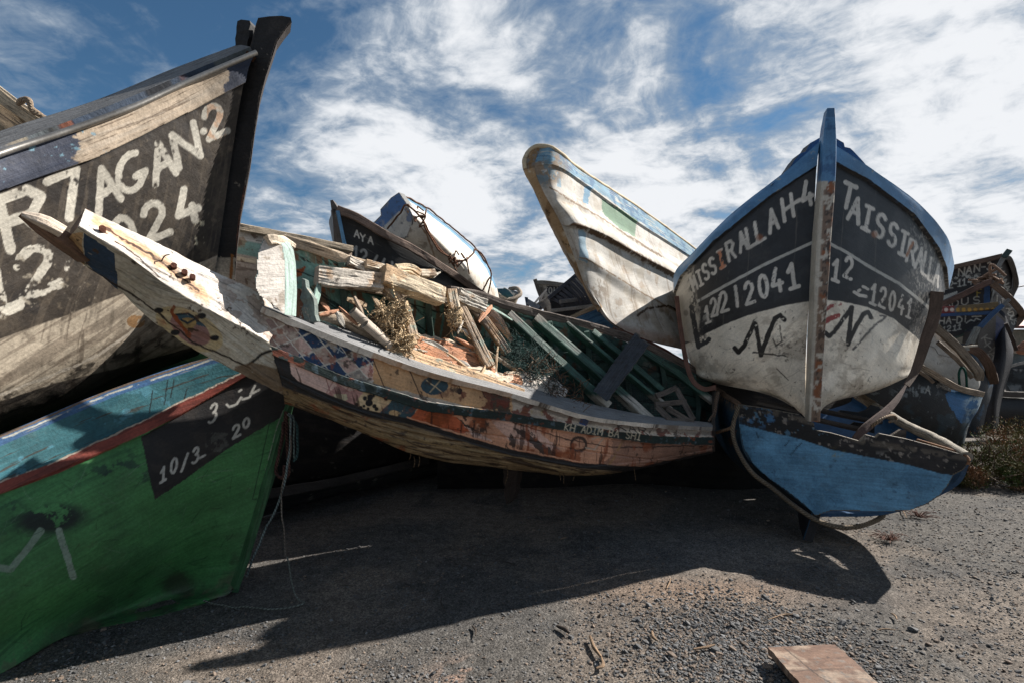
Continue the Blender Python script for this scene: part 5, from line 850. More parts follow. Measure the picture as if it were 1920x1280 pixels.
for q in range(14): a = rng.normal(0, 1, 3) * [.07, .03, .05]; p0 = P(858, 490, 6.3) + a; mb.tube([p0, p0 + rng.normal(0, .06, 3), p0 + rng.normal(0, .07, 3)], .009, RP, world=True, n=8)
for q in range(8): p0 = P(789, 410, 5.9) + rng.normal(0, 1, 3) * [.03, .02, .04]; mb.tube([p0, p0 + rng.normal(0, .05, 3), p0 + rng.normal(0, .05, 3)], .008, RP, world=True, n=8)
mb.build('lashing_rope', M_ROPE, None, label='brown rope knotted round the tilted white boat with the blue stern corner', category='rope')

root = thing('fishing_boat', 'tiny distant boat with teal inside and curved pale bow rim left of the IOHA boat', 'boat', (0, 9, 2.6), 'stacked derelict fishing boats')
mb = MB(); mb.grid(loft([[(915, 542, 8.6), (952, 542, 8.4), (968, 553, 8.2)], [(920, 552, 8.5), (950, 556, 8.3), (958, 562, 8.2)], [(925, 570, 8.6), (945, 575, 8.5), (960, 578, 8.4)]], 30, 20), C(44, 92, 96), .03, inner=C(44, 92, 96)); mb.grid(loft([[(958, 543, 8.7), (976, 551, 8.3), (950, 563, 8.1)], [(950, 570, 8.7), (966, 574, 8.4), (946, 580, 8.2)]], 20, 10), C(190, 176, 156), .03); mb.build('hull', M_HULL, root)
mb = MB(); mb.tube([(956, 542, 8.7), (968, 541, 8.5), (975, 547, 8.3), (973, 555, 8.2), (950, 564, 8.1), (934, 553, 8.3)], .035, C(150, 136, 120)); mb.beam([(945, 542, 8.5), (966, 554, 8.2)], .05, .03, C(190, 186, 176)); mb.beam([(932, 553, 8.2), (952, 564, 8.1)], .06, .03, C(200, 186, 164)); mb.build('gunwale', M_WOOD, root)
mb = MB(); mb.slab([(984, 557), (990, 558), (993, 580), (988, 580)], 7.5, (.0, .08, 0), C(40, 66, 100)); mb.beam([(990, 566, 7.5), (1012, 580, 7.2)], .08, .04, C(70, 80, 96)); mb.build('boat_stem', M_GREEN, None, label='dark blue stem post sticking up between the wreck and the IOHA boat', category='boat part')
root = thing('fishing_boat', 'distant white boat with dark name panel reading IOHA', 'boat', (0.9, 11, 2.4), 'stacked derelict fishing boats')
def pq(c): c.col[:] = C(190, 188, 184); c.poly([(1025, 536), (1060, 538), (1060, 555), (1024, 552)], C(34, 42, 60), .3); c.word('IOHA', [(1024, 545), (1032, 545), (1042, 545), (1052, 545)], (6, 0), (0, -11), 1.9, C(200, 200, 196), rag=.1); c.blot(C(80, 76, 70), .64, .05, 8, 2, .7)
mb = MB(); mb.grid(loft([[(1006, 530, 9.6), (1030, 531, 9.6), (1090, 540, 9.9)], [(1012, 550, 9.7), (1032, 552, 9.7), (1090, 558, 10)], [(1020, 572, 9.9), (1036, 574, 9.9), (1090, 578, 10.2)], [(1028, 600, 10.3), (1044, 602, 10.3), (1090, 604, 10.6)]], 90, 60), thick=.03, paint=pq); mb.build('hull', M_HULL, root)
mb = MB(); mb.beam([(1003, 524, 9.55), (1008, 540, 9.6), (1020, 572, 9.8), (1024, 590, 10)], .07, .06, C(110, 104, 98)); mb.beam([(1006, 530, 9.55), (1030, 531, 9.55), (1090, 539, 9.85)], .08, .05, C(130, 124, 116)); mb.build('stem_and_rail', M_WOOD, root)
mb = MB(); mb.tube([(1024, 544, 9.4), (1010, 560, 9.0), (1000, 572, 8.4)], .02, C(40, 40, 44)); mb.tube([(1022, 546, 9.4), (1014, 560, 9.2), (1010, 574, 9)], .02, C(40, 40, 44)); mb.build('mooring_rope', M_ROPE, None, label='dark slack ropes hanging from the bow of the distant IOHA boat', category='rope')
root = thing('fishing_boat', 'dark overturned boat skeleton between the IOHA boat and the rearing white boat', 'boat', (1.1, 8, 1.8), 'stacked derelict fishing boats')
mb = MB(); D = C(44, 46, 52)
mb.grid(loft([[(1030, 562, 8.0), (1060, 538, 8.0), (1084, 514, 8.1), (1125, 500, 8.4)], [(1034, 575, 8.0), (1070, 566, 8.1), (1095, 548, 8.2), (1130, 545, 8.4)], [(1034, 588, 8.1), (1075, 583, 8.2), (1110, 576, 8.3), (1140, 576, 8.4)]], 50, 40), D, .03); mb.build('hull', M_TAR, root)
mb = MB()
for k in range(8): f = k / 7; mb.beam([(1034 + 48 * f, 560 - 42 * f, 7.95), (1048 + 56 * f, 566 - 22 * f, 7.9), (1056 + 60 * f, 574 - 6 * f, 7.9)], .05, .05, C(60, 62, 70), jit=.003)
mb.beam([(1028, 560, 7.9), (1084, 513, 8.0)], .06, .06, C(66, 68, 76)); mb.beam([(1050, 566, 7.8), (1112, 558, 8.0)], .06, .05, C(120, 118, 116)); mb.beam([(1034, 583, 7.7), (1118, 573, 7.9)], .05, .05, C(150, 146, 140)); mb.beam([(1000, 582, 7.6), (1028, 564, 7.7)], .12, .03, C(140, 134, 126)); mb.slab([(1015, 584), (1034, 586), (1118, 576), (1118, 592), (1060, 600), (1016, 590)], 7.9, (0, .1, 0), C(34, 32, 34)); mb.build('ribs', M_TAR, root)
root = thing('fishing_boat', 'light blue planked hull panel beneath the rearing white boat', 'boat', (1.2, 6.8, 1.9), 'stacked derelict fishing boats')
def pq(c): c.col[:] = C(96, 150, 196); c.scratch(C(60, 110, 160), .52, (3, 60), 2, .8); c.blot(C(180, 190, 196), .64, .05, 12, 3, .6)
mb = MB(); mb.grid(loft([[(1066, 600, 6.9), (1092, 588, 6.9), (1122, 576, 6.95), (1160, 572, 7)], [(1078, 606, 6.85), (1104, 602, 6.85), (1134, 598, 6.9), (1170, 596, 7)], [(1082, 625, 6.8), (1110, 625, 6.8), (1140, 625, 6.9), (1175, 625, 7)]], 70, 50), thick=.03, paint=pq); mb.build('hull', M_GREEN, root)
mb = MB(); mb.beam([(1060, 602, 6.8), (1092, 586, 6.82), (1122, 574, 6.9)], .06, .04, C(206, 190, 166)); mb.beam([(1040, 600, 6.9), (1066, 596, 6.85)], .05, .05, C(190, 176, 150)); mb.build('gunwale', M_WOOD, root)

# black boat lying under the wreck
root = thing('fishing_boat', 'tarry black hull lying in deep shade on the gravel under the wrecked boat', 'boat', (-1.0, 6.0, 0), 'stacked derelict fishing boats')
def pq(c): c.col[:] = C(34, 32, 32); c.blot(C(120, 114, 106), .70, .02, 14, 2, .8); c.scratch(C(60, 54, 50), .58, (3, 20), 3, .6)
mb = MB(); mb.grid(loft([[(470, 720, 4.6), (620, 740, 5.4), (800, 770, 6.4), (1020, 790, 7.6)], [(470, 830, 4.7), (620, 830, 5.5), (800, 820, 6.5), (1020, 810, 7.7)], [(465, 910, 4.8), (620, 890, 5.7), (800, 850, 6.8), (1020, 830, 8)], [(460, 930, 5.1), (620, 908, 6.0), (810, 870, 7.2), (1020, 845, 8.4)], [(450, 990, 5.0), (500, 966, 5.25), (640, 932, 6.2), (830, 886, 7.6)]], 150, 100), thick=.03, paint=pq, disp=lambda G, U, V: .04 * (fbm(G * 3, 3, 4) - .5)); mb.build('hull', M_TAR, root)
mb = MB(); mb.beam([(440, 935, 4.72), (520, 922, 5.0), (640, 900, 5.7), (800, 862, 6.9)], .10, .08, C(60, 54, 50), jit=.006, n=80); mb.build('rub_rail', M_TAR, root)
mb = MB(); mb.slab([(946, 868), (972, 868), (970, 900), (962, 935), (949, 945), (944, 905)], 4.55, (.04, .05, 0), C(60, 48, 42), jit=.006); mb.build('prop_timber', M_WOOD, None, label='short dark timber standing on the gravel under the middle of the wreck', category='timber')
# ================================================================== 8. boats at right background
GRP = 'stacked derelict fishing boats'
def simple(rows, nu, nv, col, paint=None, th=.03, **k): mb = MB(); mb.grid(loft(rows, nu, nv), col, th, paint=paint, **k); return mb
root = thing('fishing_boat', 'small white hull with weathered wooden rail, resting on the black and blue boat', 'boat', (6.5, 8, .6), GRP)
def pq(c): c.col[:] = C(186, 182, 174); c.blot(C(150, 140, 126), .55, .1, 6, 2, .6); c.blot(C(90, 80, 70), .68, .03, 16, 3, .7); c.line([(1742, 648), (1752, 652), (1760, 664), (1785, 670)], 1.3, C(70, 64, 58), rag=1)
simple([[(1690, 570, 6.9), (1745, 607, 7.1), (1790, 650, 7.0), (1834, 698, 6.9), (1838, 706, 7.2)], [(1690, 610, 6.85), (1740, 650, 7.0), (1785, 690, 6.95), (1832, 720, 6.9), (1836, 724, 7.2)], [(1690, 660, 6.9), (1740, 690, 7.0), (1780, 720, 7.0), (1822, 735, 7.0), (1828, 738, 7.3)], [(1690, 700, 7.2), (1740, 715, 7.3), (1775, 735, 7.3), (1810, 750, 7.3), (1815, 750, 7.5)]], 120, 100, WHITE, pq).build('hull', M_GLOSS, root)
mb = MB(); mb.beam([(1690, 566, 6.85), (1742, 603, 7.0), (1790, 646, 6.93), (1826, 686, 6.85), (1835, 700, 6.86), (1833, 710, 6.9)], .10, .07, C(140, 126, 110), n=70, jit=.008, roll=.3); mb.beam([(1758, 642, 6.8), (1800, 680, 6.78), (1822, 708, 6.78)], .05, .04, C(120, 106, 92), jit=.006); mb.build('gunwale', M_WOOD, root)
mb = MB(); mb.tube([(1800, 728, 6.8), (1798, 700, 6.75), (1804, 688, 6.75), (1811, 700, 6.75), (1813, 730, 6.8)], .014, C(30, 84, 70)); mb.build('rope', M_ROPE, None, label='green rope loop hanging over the small white hull at right', category='rope')
root = thing('fishing_boat', 'black hull with a blue end patch and pale rail, behind the shrub at right', 'boat', (5.8, 7, 0), GRP)
def pq(c):
    c.col[:] = C(32, 34, 36); c.blot(C(110, 116, 118), .68, .03, 14, 2, .7); c.word('7A', [(1706, 702), (1740, 730)], (8, 4), (1, -14), 2, C(150, 150, 146), wear=.1); c.blot(C(130, 136, 138), .56, .04, 22, 6, .8, mask=sstep(-np.hypot((c.x - 1715) / 3, c.y - 735), -20, -5))
    c.poly([(1772, 738), (1790, 728), (1850, 738), (1850, 800), (1800, 790), (1780, 760)], C(52, 104, 150), 3); c.blot(C(160, 180, 190), .48, .05, 16, 4, .9, mask=sstep(c.x, 1800, 1822) * c.below([(1760, 770), (1840, 735)])); c.blot(C(40, 60, 70), .52, .1, 6, 7, .6, c.below([(1600, 740), (1800, 770)], 10))
simple([[(1630, 640, 6.2), (1713, 682, 6.3), (1759, 709, 6.35), (1797, 730, 6.45), (1840, 740, 6.6), (1842, 742, 6.9)], [(1620, 690, 6.15), (1705, 730, 6.25), (1755, 750, 6.3), (1793, 762, 6.4), (1830, 768, 6.6), (1832, 768, 6.9)], [(1600, 740, 6.2), (1700, 775, 6.3), (1745, 795, 6.35), (1785, 805, 6.45), (1812, 800, 6.65), (1816, 800, 6.9)], [(1600, 780, 6.4), (1690, 810, 6.5), (1740, 840, 6.6), (1770, 850, 6.7), (1800, 850, 6.9), (1804, 850, 7.1)]], 200, 130, BLACK, pq).build('hull', M_HULL, root)
mb = MB(); mb.beam([(1640, 642, 6.15), (1713, 680, 6.22), (1759, 706, 6.28), (1797, 727, 6.38), (1840, 738, 6.55)], .075, .07, C(156, 138, 118), n=70, jit=.005); mb.beam([(1700, 682, 6.15), (1736, 704, 6.2), (1750, 716, 6.22)], .04, .03, C(130, 112, 96)); mb.build('gunwale', M_WOOD, root)
# stacked bows
def word_face(poly, txts, d, base, edge, nm, m=M_HULL, vec=(.03, .3, 0)):
    def pf(c):
        c.col[:] = base; c.blot(base * 1.8, .56, .1, 5, 3, .5)
        for f in txts: f(c)
    mb = MB(); plate(mb, poly, planeD(*d), vec, base, pf, edge, res=1.3); return mb.build(nm, m, root)
DK = C(36, 36, 40); TX = C(178, 178, 172)
root = thing('fishing_boat', 'black bow lettered HANAN-3, topmost of the stack at far right', 'boat', (8.6, 10, 2.6), GRP)
word_face([(1740, 518), (1777, 506), (1880, 482), (1884, 486), (1862, 518), (1856, 572), (1740, 600)], [lambda c: c.word('NAN-3', [(1803, 510), (1817, 507), (1832, 503), (1844, 501), (1855, 499)], ((11, -2), (9, -1)), (1, -14), 2.4, TX, rag=.2), lambda c: c.word('212-1145', [(1764, 538), (1773, 536), (1783, 534), (1791, 532), (1799, 531), (1808, 529), (1819, 527), (1830, 525)], (8, -1), (1, -13), 1.9, TX, rag=.2, wear=.06), lambda c: c.blot(TX, .48, .06, 20, 5, .8, mask=sstep(-abs(c.y - 519 + (c.x - 1800) * .03), -7, -2) * (c.x < 1845)), lambda c: c.poly([(1765, 556), (1795, 546), (1794, 556), (1766, 566)], TX, .4)], ((1777, 506, 10.2), (1880, 482, 9.6), (1856, 572, 9.8)), DK, C(70, 62, 58), 'hull_side')
word_face([(1884, 484), (1890, 486), (1899, 512), (1903, 532), (1902, 545), (1895, 556), (1880, 545), (1862, 522), (1872, 500)], [lambda c: c.word('HANAN', [(1876, 508), (1881, 519), (1885, 530), (1889, 540), (1893, 549)], (5, 7), (9, -5), 1.8, TX, rag=.2)], ((1884, 484, 9.6), (1903, 532, 10.2), (1862, 522, 9.65)), DK, C(60, 58, 56), 'hull_side')
mb = MB(); mb.beam([(1740, 514, 10.3), (1777, 504, 10.1), (1880, 480, 9.5)], .09, .08, C(110, 92, 82)); mb.beam([(1882, 482, 9.5), (1893, 487, 9.6), (1902, 512, 9.9), (1905, 535, 10.1), (1896, 556, 10.2)], .08, .08, C(92, 90, 88)); mb.build('gunwale', M_WOOD, root)
mb = MB(); mb.beam([(1893, 470, 9.35), (1883, 482, 9.4), (1872, 500, 9.45), (1861, 520, 9.5), (1857, 575, 9.6)], .07, .08, C(120, 122, 120)); mb.beam([(1893, 469, 9.3), (1882, 483, 9.35)], .09, .08, C(50, 70, 68)); mb.build('stem_post', M_HULL, root)
mb = MB()
for q in range(12): p0 = P(1857, 524, 9.15) + rng.normal(0, 1, 3) * [.07, .03, .05]; mb.tube([p0, p0 + rng.normal(0, .08, 3), p0 + rng.normal(0, .09, 3)], .022, C(150, 120, 100), world=True, n=8)
mb.tube([(1862, 530, 9.1), (1866, 545, 9.1), (1870, 560, 9.1)], .03, C(120, 70, 56)); mb.build('rope_knot', M_ROPE, None, label='pinkish rope knotted round the bows of the stacked boats at far right', category='rope')
root = thing('fishing_boat', 'black bow lettered ADUS with brown rails, middle of the stack at far right', 'boat', (8.4, 9.4, 1.8), GRP)
word_face([(1740, 582), (1762, 572), (1842, 536), (1858, 530), (1857, 600), (1740, 600)], [lambda c: c.word('ADUS', [(1777, 570), (1791, 569), (1809, 566), (1831, 563)], ((10, -1), (13, -2)), (0, -13), 1.8, TX, rag=.2), lambda c: c.glyph('F', 1836, 550, (8, 0), (0, -14), 1.8, C(170, 150, 60)), lambda c: c.poly([(1846, 536), (1857, 532), (1856, 574), (1844, 574)], C(40, 76, 120), .5)], ((1762, 572, 9.3), (1858, 530, 8.9), (1850, 600, 9.0)), DK, C(60, 54, 50), 'hull_side')
word_face([(1860, 530), (1893, 562), (1906, 578), (1916, 592), (1910, 604), (1901, 618), (1894, 634), (1880, 610), (1864, 590), (1858, 560)], [lambda c: c.word('LI', [(1872, 563), (1880, 569)], (6, 2), (1, -16), 1.8, TX, rag=.2), lambda c: c.word('ADUS', [(1893, 580), (1896, 589), (1899, 597), (1902, 605)], (4, 6), (9, -4), 1.6, TX, rag=.2)], ((1860, 530, 8.9), (1916, 592, 9.5), (1864, 590, 9.0)), DK, C(60, 54, 50), 'hull_side')
mb = MB(); mb.beam([(1735, 588, 9.3), (1762, 574, 9.2), (1842, 535, 8.85), (1858, 529, 8.8)], .10, .08, C(104, 80, 70)); mb.beam([(1858, 530, 8.78), (1880, 548, 8.9), (1900, 567, 9.1), (1913, 583, 9.3), (1916, 594, 9.4), (1902, 612, 9.45)], .10, .08, C(110, 92, 80), n=50); mb.beam([(1864, 544, 8.8), (1856, 573, 8.85)], .02, .03, C(130, 130, 126)); mb.build('gunwale', M_WOOD, root)
root = thing('fishing_boat', 'dark bow lettered KHADIJA with a dotted coloured rail, lowest of the stack at far right', 'boat', (7.8, 8.8, 0), GRP)
word_face([(1740, 590), (1760, 586), (1868, 582), (1866, 592), (1836, 616), (1806, 630), (1760, 645), (1740, 650)], [lambda c: c.word('KHA-Di', [(1752, 603), (1766, 602), (1779, 601), (1789, 600), (1799, 600), (1810, 598)], (9, 0), (1, -12), 1.9, TX, rag=.2), lambda c: c.line([(1812, 606), (1820, 600), (1826, 602), (1830, 597), (1838, 600)], 1.8, TX), lambda c: c.line([(1822, 594), (1840, 593)], 2, TX, wear=.15), lambda c: c.word('1211', [(1770, 618), (1779, 616), (1790, 615), (1799, 613)], (8, -1), (2, -10), 1.9, TX, rag=.2), lambda c: c.word('o', [(1812, 619), (1813, 619)], (6, 0), (0, -7), 1.4, C(90, 130, 90)), lambda c: c.line([(1740, 592), (1870, 586)], 6, C(44, 84, 140)), lambda c: c.line([(1768, 640), (1800, 632), (1822, 618)], 5, C(60, 80, 70))], ((1760, 586, 8.4), (1868, 582, 8.0), (1830, 640, 8.15)), DK, C(60, 60, 60), 'hull_side')
word_face([(1870, 584), (1886, 600), (1882, 640), (1876, 700), (1866, 716), (1850, 690), (1832, 640), (1836, 620)], [lambda c: c.word('KHA', [(1850, 636), (1856, 650), (1862, 664)], (9, 9), (11, -8), 2, C(130, 130, 126), rag=.2), lambda c: c.poly([(1868, 590), (1884, 604), (1880, 660), (1870, 680), (1866, 640)], C(36, 60, 110), 1, .7)], ((1870, 584, 8.0), (1886, 600, 8.4), (1840, 640, 8.1)), DK, C(50, 50, 54), 'hull_side')
mb = MB()
def pr_(c):
    c.col[:] = C(90, 92, 96); c.mix((c.x < 1790) * 1., C(120, 50, 50)); c.mix((c.x > 1795) * (c.x < 1872) * 1., C(104, 88, 62))
    for k, x in enumerate(range(1752, 1872, 11)): c.mix(sstep(-np.hypot(c.x - x, c.y - 581), -4.4, -3), C(206, 190, 180) if k < 4 else C(170, 130, 60))
mb.beam([(1735, 584, 8.4), (1760, 582, 8.3), (1820, 578, 8.1), (1876, 572, 7.85)], .11, .08, C(120, 100, 80), paint=pr_, n=140, jit=.001); mb.beam([(1878, 574, 7.85), (1862, 588, 7.85), (1833, 618, 7.95)], .07, .08, C(48, 76, 110)); mb.beam([(1892, 562, 7.9), (1874, 578, 7.9)], .05, .05, C(110, 106, 100)); mb.build('gunwale', M_HULL, root)
mb = MB(); mb.slab([(1832, 612), (1840, 614), (1826, 648), (1814, 646)], 7.8, (0, .05, 0), C(130, 130, 124)); mb.build('plank', M_WOOD, None, label='pale grey plank leaning against the dark KHADIJA bow', category='plank')
mb = MB(); mb.beam([(1798, 651, 7.4), (1832, 648, 7.4)], .03, .03, C(190, 180, 164)); mb.beam([(1800, 657, 7.4), (1816, 654, 7.4)], .05, .04, C(150, 146, 136)); mb.build('batten', M_WOOD, None, label='short white battens below the KHADIJA lettering', category='timber')
root = thing('fishing_boat', 'dark blue-black hull with brown curved rail, below the KHADIJA bow', 'boat', (7.6, 8.4, 0), GRP)
def pq(c): c.col[:] = C(34, 44, 56); c.blot(C(50, 90, 120), .56, .08, 6, 2, .7); c.blot(C(120, 130, 136), .68, .03, 14, 3, .6)
simple([[(1790, 640, 7.7), (1826, 652, 7.6), (1850, 680, 7.7), (1864, 712, 7.9)], [(1790, 690, 7.7), (1822, 700, 7.6), (1846, 722, 7.7), (1858, 744, 7.9)], [(1790, 750, 7.7), (1820, 755, 7.7), (1840, 762, 7.8), (1850, 770, 7.9)], [(1790, 820, 7.9), (1815, 820, 7.9), (1830, 820, 7.9), (1840, 820, 8)]], 60, 60, DK, pq).build('hull', M_HULL, root)
mb = MB(); mb.beam([(1816, 650, 7.5), (1840, 664, 7.5), (1856, 690, 7.6), (1863, 716, 7.8)], .12, .06, C(96, 76, 66), jit=.006); mb.build('gunwale', M_WOOD, root)
mb = MB(); mb.grid(loft([[(1862, 575, 8.6), (1885, 590, 8.5), (1900, 640, 8.7)], [(1866, 650, 8.5), (1884, 660, 8.4), (1898, 680, 8.6)], [(1850, 740, 8.6), (1866, 750, 8.5), (1876, 760, 8.7)], [(1846, 810, 8.9), (1862, 812, 8.8), (1872, 815, 8.9)]], 30, 40), C(32, 34, 42), .05, inner=C(30, 30, 34)); mb.beam([(1886, 606, 8.3), (1896, 630, 8.3), (1905, 655, 8.4)], .05, .05, C(60, 50, 46)); mb.build('hull_wreck', M_TAR, None, label='black splintered hull fragment standing beside the KHADIJA bow', category='boat part')
mb = MB(); mb.slab([(1843, 714), (1856, 702), (1858, 716), (1846, 730)], 8.2, (.05, .1, 0), C(80, 130, 170)); mb.build('fish_crate', M_GLOSS, None, label='small light blue box glimpsed below the dark bows at far right', category='box')
root = thing('fishing_boat', 'grey cabin-sided boat cut off by the right edge of the picture', 'boat', (13.3, 13.5, 0), GRP)
def pq(c): c.col[:] = C(52, 58, 62); g = np.interp(c.x, [1870, 1880, 1960], [676, 690, 680]); c.mix((c.y < 684) * 1., C(88, 96, 96)); c.blot(C(150, 150, 150), .58, .04, 5, 3, .8, mask=(abs(c.y - 700) < 10) * 1.); c.poly([(1890, 722), (1930, 718), (1930, 752), (1900, 742)], C(120, 126, 130), 1, .7); c.blot(C(24, 26, 28), .55, .06, 4, 4, .9, mask=(c.y > 688) * 1.)
simple([[(1878, 668, 13.6), (1888, 662, 13.4), (1920, 660, 13.2), (1990, 662, 13.2)], [(1874, 685, 13.5), (1886, 700, 13.3), (1920, 704, 13.1), (1990, 706, 13)], [(1880, 720, 13.6), (1894, 742, 13.4), (1925, 755, 13.2), (1990, 760, 13.2)], [(1890, 735, 14.4), (1905, 752, 14.2), (1930, 765, 14), (1990, 770, 14)]], 80, 70, DK, pq).build('hull', M_HULL, root)
mb = MB(); mb.beam([(1876, 690, 13.2), (1895, 686, 13.0), (1925, 679, 12.9), (1990, 676, 12.9)], .07, .07, C(170, 164, 156)); mb.beam([(1880, 664, 13.3), (1900, 659, 13.2), (1990, 662, 13.1)], .09, .08, C(160, 150, 136)); mb.build('rails', M_WOOD, root)
mb = MB(); mb.tube([(1913, 662, 12.9), (1918, 650, 12.9), (1926, 645, 12.9)], .09, C(170, 120, 96), wob=.1); mb.build('net_bundle', M_ROPE, None, label='peach coloured net bundle on the grey boat at the right edge', category='net')
root = thing('fishing_boat', 'low dark hull added in place of the shadow on the ground beyond the shrub at the right edge', 'boat', (11, 11, 0), GRP)  # added dark hull standing in for the shadow under the far boats
simple([[(1790, 742, 10.4), (1850, 738, 10.6), (1920, 740, 10.8), (2020, 742, 11)], [(1790, 770, 10.2), (1850, 770, 10.4), (1920, 772, 10.6), (2020, 774, 10.8)], [(1800, 812, 10.6), (1850, 814, 10.8), (1920, 815, 11), (2020, 815, 11.2)]], 60, 30, C(34, 34, 36)).build('hull', M_TAR, root)
mb = MB(); mb.beam([(1790, 741, 10.3), (1850, 737, 10.5), (1920, 739, 10.7), (2020, 741, 10.9)], .12, .1, C(70, 62, 56)); mb.build('gunwale', M_WOOD, root)
# distant building
root = thing('low_building', 'low grey shed with a rust red roof edge, far beyond the boats at right', 'building', (38, 40, 0))
mb = MB(); x0, x1 = 39.3, 60
for (a, b, c0, c1, col) in ((39.3, 60, 0, 4.5, C(112, 104, 88)),):
    mb.slab([(a, 40, c0), (b, 40, c0), (b, 40, c1), (a, 40, c1)], 0, (0, 7, 0), col, raw=True)
mb.build('wall', M_HULL, root)
mb = MB(); mb.slab([(38.8, 39.6, 4.55), (60, 39.6, 4.55), (60, 43, 5.6), (38.8, 43, 5.3)], 0, (0, .05, .2), C(130, 62, 44), raw=True); mb.build('roof', M_HULL, root)
for a in (40.4, 43, 46): mb = MB(); mb.slab([(a, 39.95, 1.6), (a + 1.1, 39.95, 1.6), (a + 1.1, 39.95, 3.4), (a, 39.95, 3.4)], 0, (0, .04, 0), C(40, 44, 46), raw=True); mb.build('shutter', M_GREEN, root)
mb = MB(); mb.tube([(39.8, 41, 5.2), (39.8, 41, 8.0)], .06, C(60, 60, 62), world=True); mb.tube([(39.2, 41, 7.7), (41.2, 41, 8.1)], .05, C(60, 60, 62), world=True); mb.build('antenna', M_METAL, root)

# ================================================================== 9. loose pieces
FIB = C(224, 196, 156)
def frayed(px, py, d, r, n, ln, col, lab, wraps=6):
    mb = MB(); c0 = P(px, py, d)
    for q in range(wraps):
        a = rng.random() * 6.28; pts = [c0 + np.array([math.cos(a + k * .9) * r[0], math.sin(a + k * .9) * r[1] * .7, (k / 7 - .5) * r[2] * 1.2 + math.sin(a + k) * .02]) + rng.normal(0, .008, 3) for k in range(8)]
        mb.tube(pts, .009 + .006 * rng.random(), col * (.75 + .35 * rng.random()), world=True, n=34, k=6)
    for q in range(n):
        p = c0 + rng.normal(0, .42, 3) * r; dr = rng.normal(0, 1, 3); dr[2] -= .5; dr /= np.linalg.norm(dr); l = ln * (.35 + 1.1 * rng.random() ** 2); pts = [p]
        for k in range(6): dr = dr + rng.normal(0, .55, 3); dr[2] -= .12; dr /= np.linalg.norm(dr); p = p + dr * l / 4; pts.append(p)
        mb.tube(pts, .0022 + .003 * (rng.random() < .25), col * (.65 + .5 * rng.random()), world=True, n=12, k=3)
    return mb.build('frayed_rope', M_ROPE, None, label=lab, category='rope', group='frayed rope bundles on the wreck')
frayed(722, 596, dI(722, 596) - .16, (.045, .04, .08), 110, .14, FIB, 'large bushy tangle of frayed tan rope beside the two pipes')
frayed(742, 640, dI(742, 640) - .12, (.12, .05, .045), 500, .08, FIB, 'frayed rope strands lying on the near gunwale next to the pipes', 4)
frayed(748, 590, dI(748, 590) - .18, (.05, .05, .10), 200, .07, FIB * .9, 'rope wrapped around the first broken rib behind the pipes', 10)
frayed(852, 594, dI(852, 594) - .18, (.04, .05, .09), 90, .08, FIB * .9, 'rope wrapped round the second broken rib right of the bushy tangle', 16)
mb = MB(); mb.tube([(661, 583, dI(661, 583) - .2), (700, 618, dI(700, 618) - .16), (726, 640, dI(726, 640) - .1)], .030, C(176, 162, 146), hollow=True, k=16); mb.build('plastic_pipe', M_HULL, None, label='upper of two short open-ended pipes sticking out by the frayed rope', category='pipe', group='short pipes on the wreck')
mb = MB(); mb.tube([(684, 608, dI(684, 608) - .24), (712, 632, dI(712, 632) - .2), (730, 648, dI(730, 648) - .16)], .028, C(176, 162, 146), hollow=True, k=16); mb.build('plastic_pipe', M_HULL, None, label='lower of two short open-ended pipes sticking out by the frayed rope', category='pipe', group='short pipes on the wreck')
mb = MB(); mb.tube(I((597, 598), (620, 598), (650, 604), (680, 622), (705, 634), (722, 645), off=.06), .048, C(196, 176, 152), n=70, k=14, taper=[.75, 1, .95, .85, .9, .7], wob=.03); mb.build('driftwood_log', M_WOOD, None, label='smooth bleached log lying along the near gunwale of the wreck', category='log')
mb = MB(); pl = [(1190, 625), (1197, 630), (1199, 638), (1206, 638), (1216, 647), (1138, 752), (1112, 732)]; mb.slab(pl, [dI(1190, 640) - .25] * 5 + [dI(1130, 740) - .2] * 2, (.02, .03, .01), C(66, 70, 76), C(100, 96, 90), jit=.003); mb.build('leaning_board', M_WOOD, None, label='dark notched board leaning across the green beams inside the wreck', category='board')
mb = MB()
for a, b in (((1230, 742), (1268, 726)), ((1268, 728), (1300, 786)), ((1228, 758), (1286, 752)), ((1232, 762), (1256, 786)), ((1250, 764), (1296, 790)), ((1248, 787), (1300, 790))): mb.beam([(*a, dI(*a) - .1), (*b, dI(*b) - .1)], .05, .02, C(110, 100, 92), jit=.003)
mb.build('broken_crate', M_WOOD, None, label='broken slatted crate at the right end inside the wreck', category='crate')
# net and twigs in the belly of the wreck
mb = MB()
for q in range(480):
    x = 950 + rng.random() * 90 + rng.normal(0, 14); y = 625 + (x - 950) * .55 + rng.random() * 60
    p = P(x, y, dI(x, y) + .05 - rng.random() * .22); s_ = rng.normal(0, .035, (3, 3)); mb.tube([p, p + s_[0], p + s_[0] + s_[1], p + s_[1] - s_[2]], .0018, C(60, 88, 84) * (.6 + .8 * rng.random()), world=True, n=7, k=3)
mb.build('fishing_net', M_ROPE, None, label='heap of grey-green net in the belly of the wreck beside the beams', category='net')
mb = MB()
for q in range(150):
    x = 985 + rng.random() * 110; y = 655 + (x - 985) * .65 + rng.random() * 50; p = P(x, y, dI(x, y) - .02 - rng.random() * .15); d_ = rng.normal(0, .06, 3); mb.tube([p, p + d_ * .5 + rng.normal(0, .01, 3), p + d_], .003, C(120, 92, 70) * (.6 + .6 * rng.random()), world=True, n=5, k=4)
mb.build('dry_twigs', M_WOOD, None, label='tangle of dry twigs under the green beams inside the wreck', category='twigs', kind='stuff')
mb = MB()   # mesh of netting draped at the stern
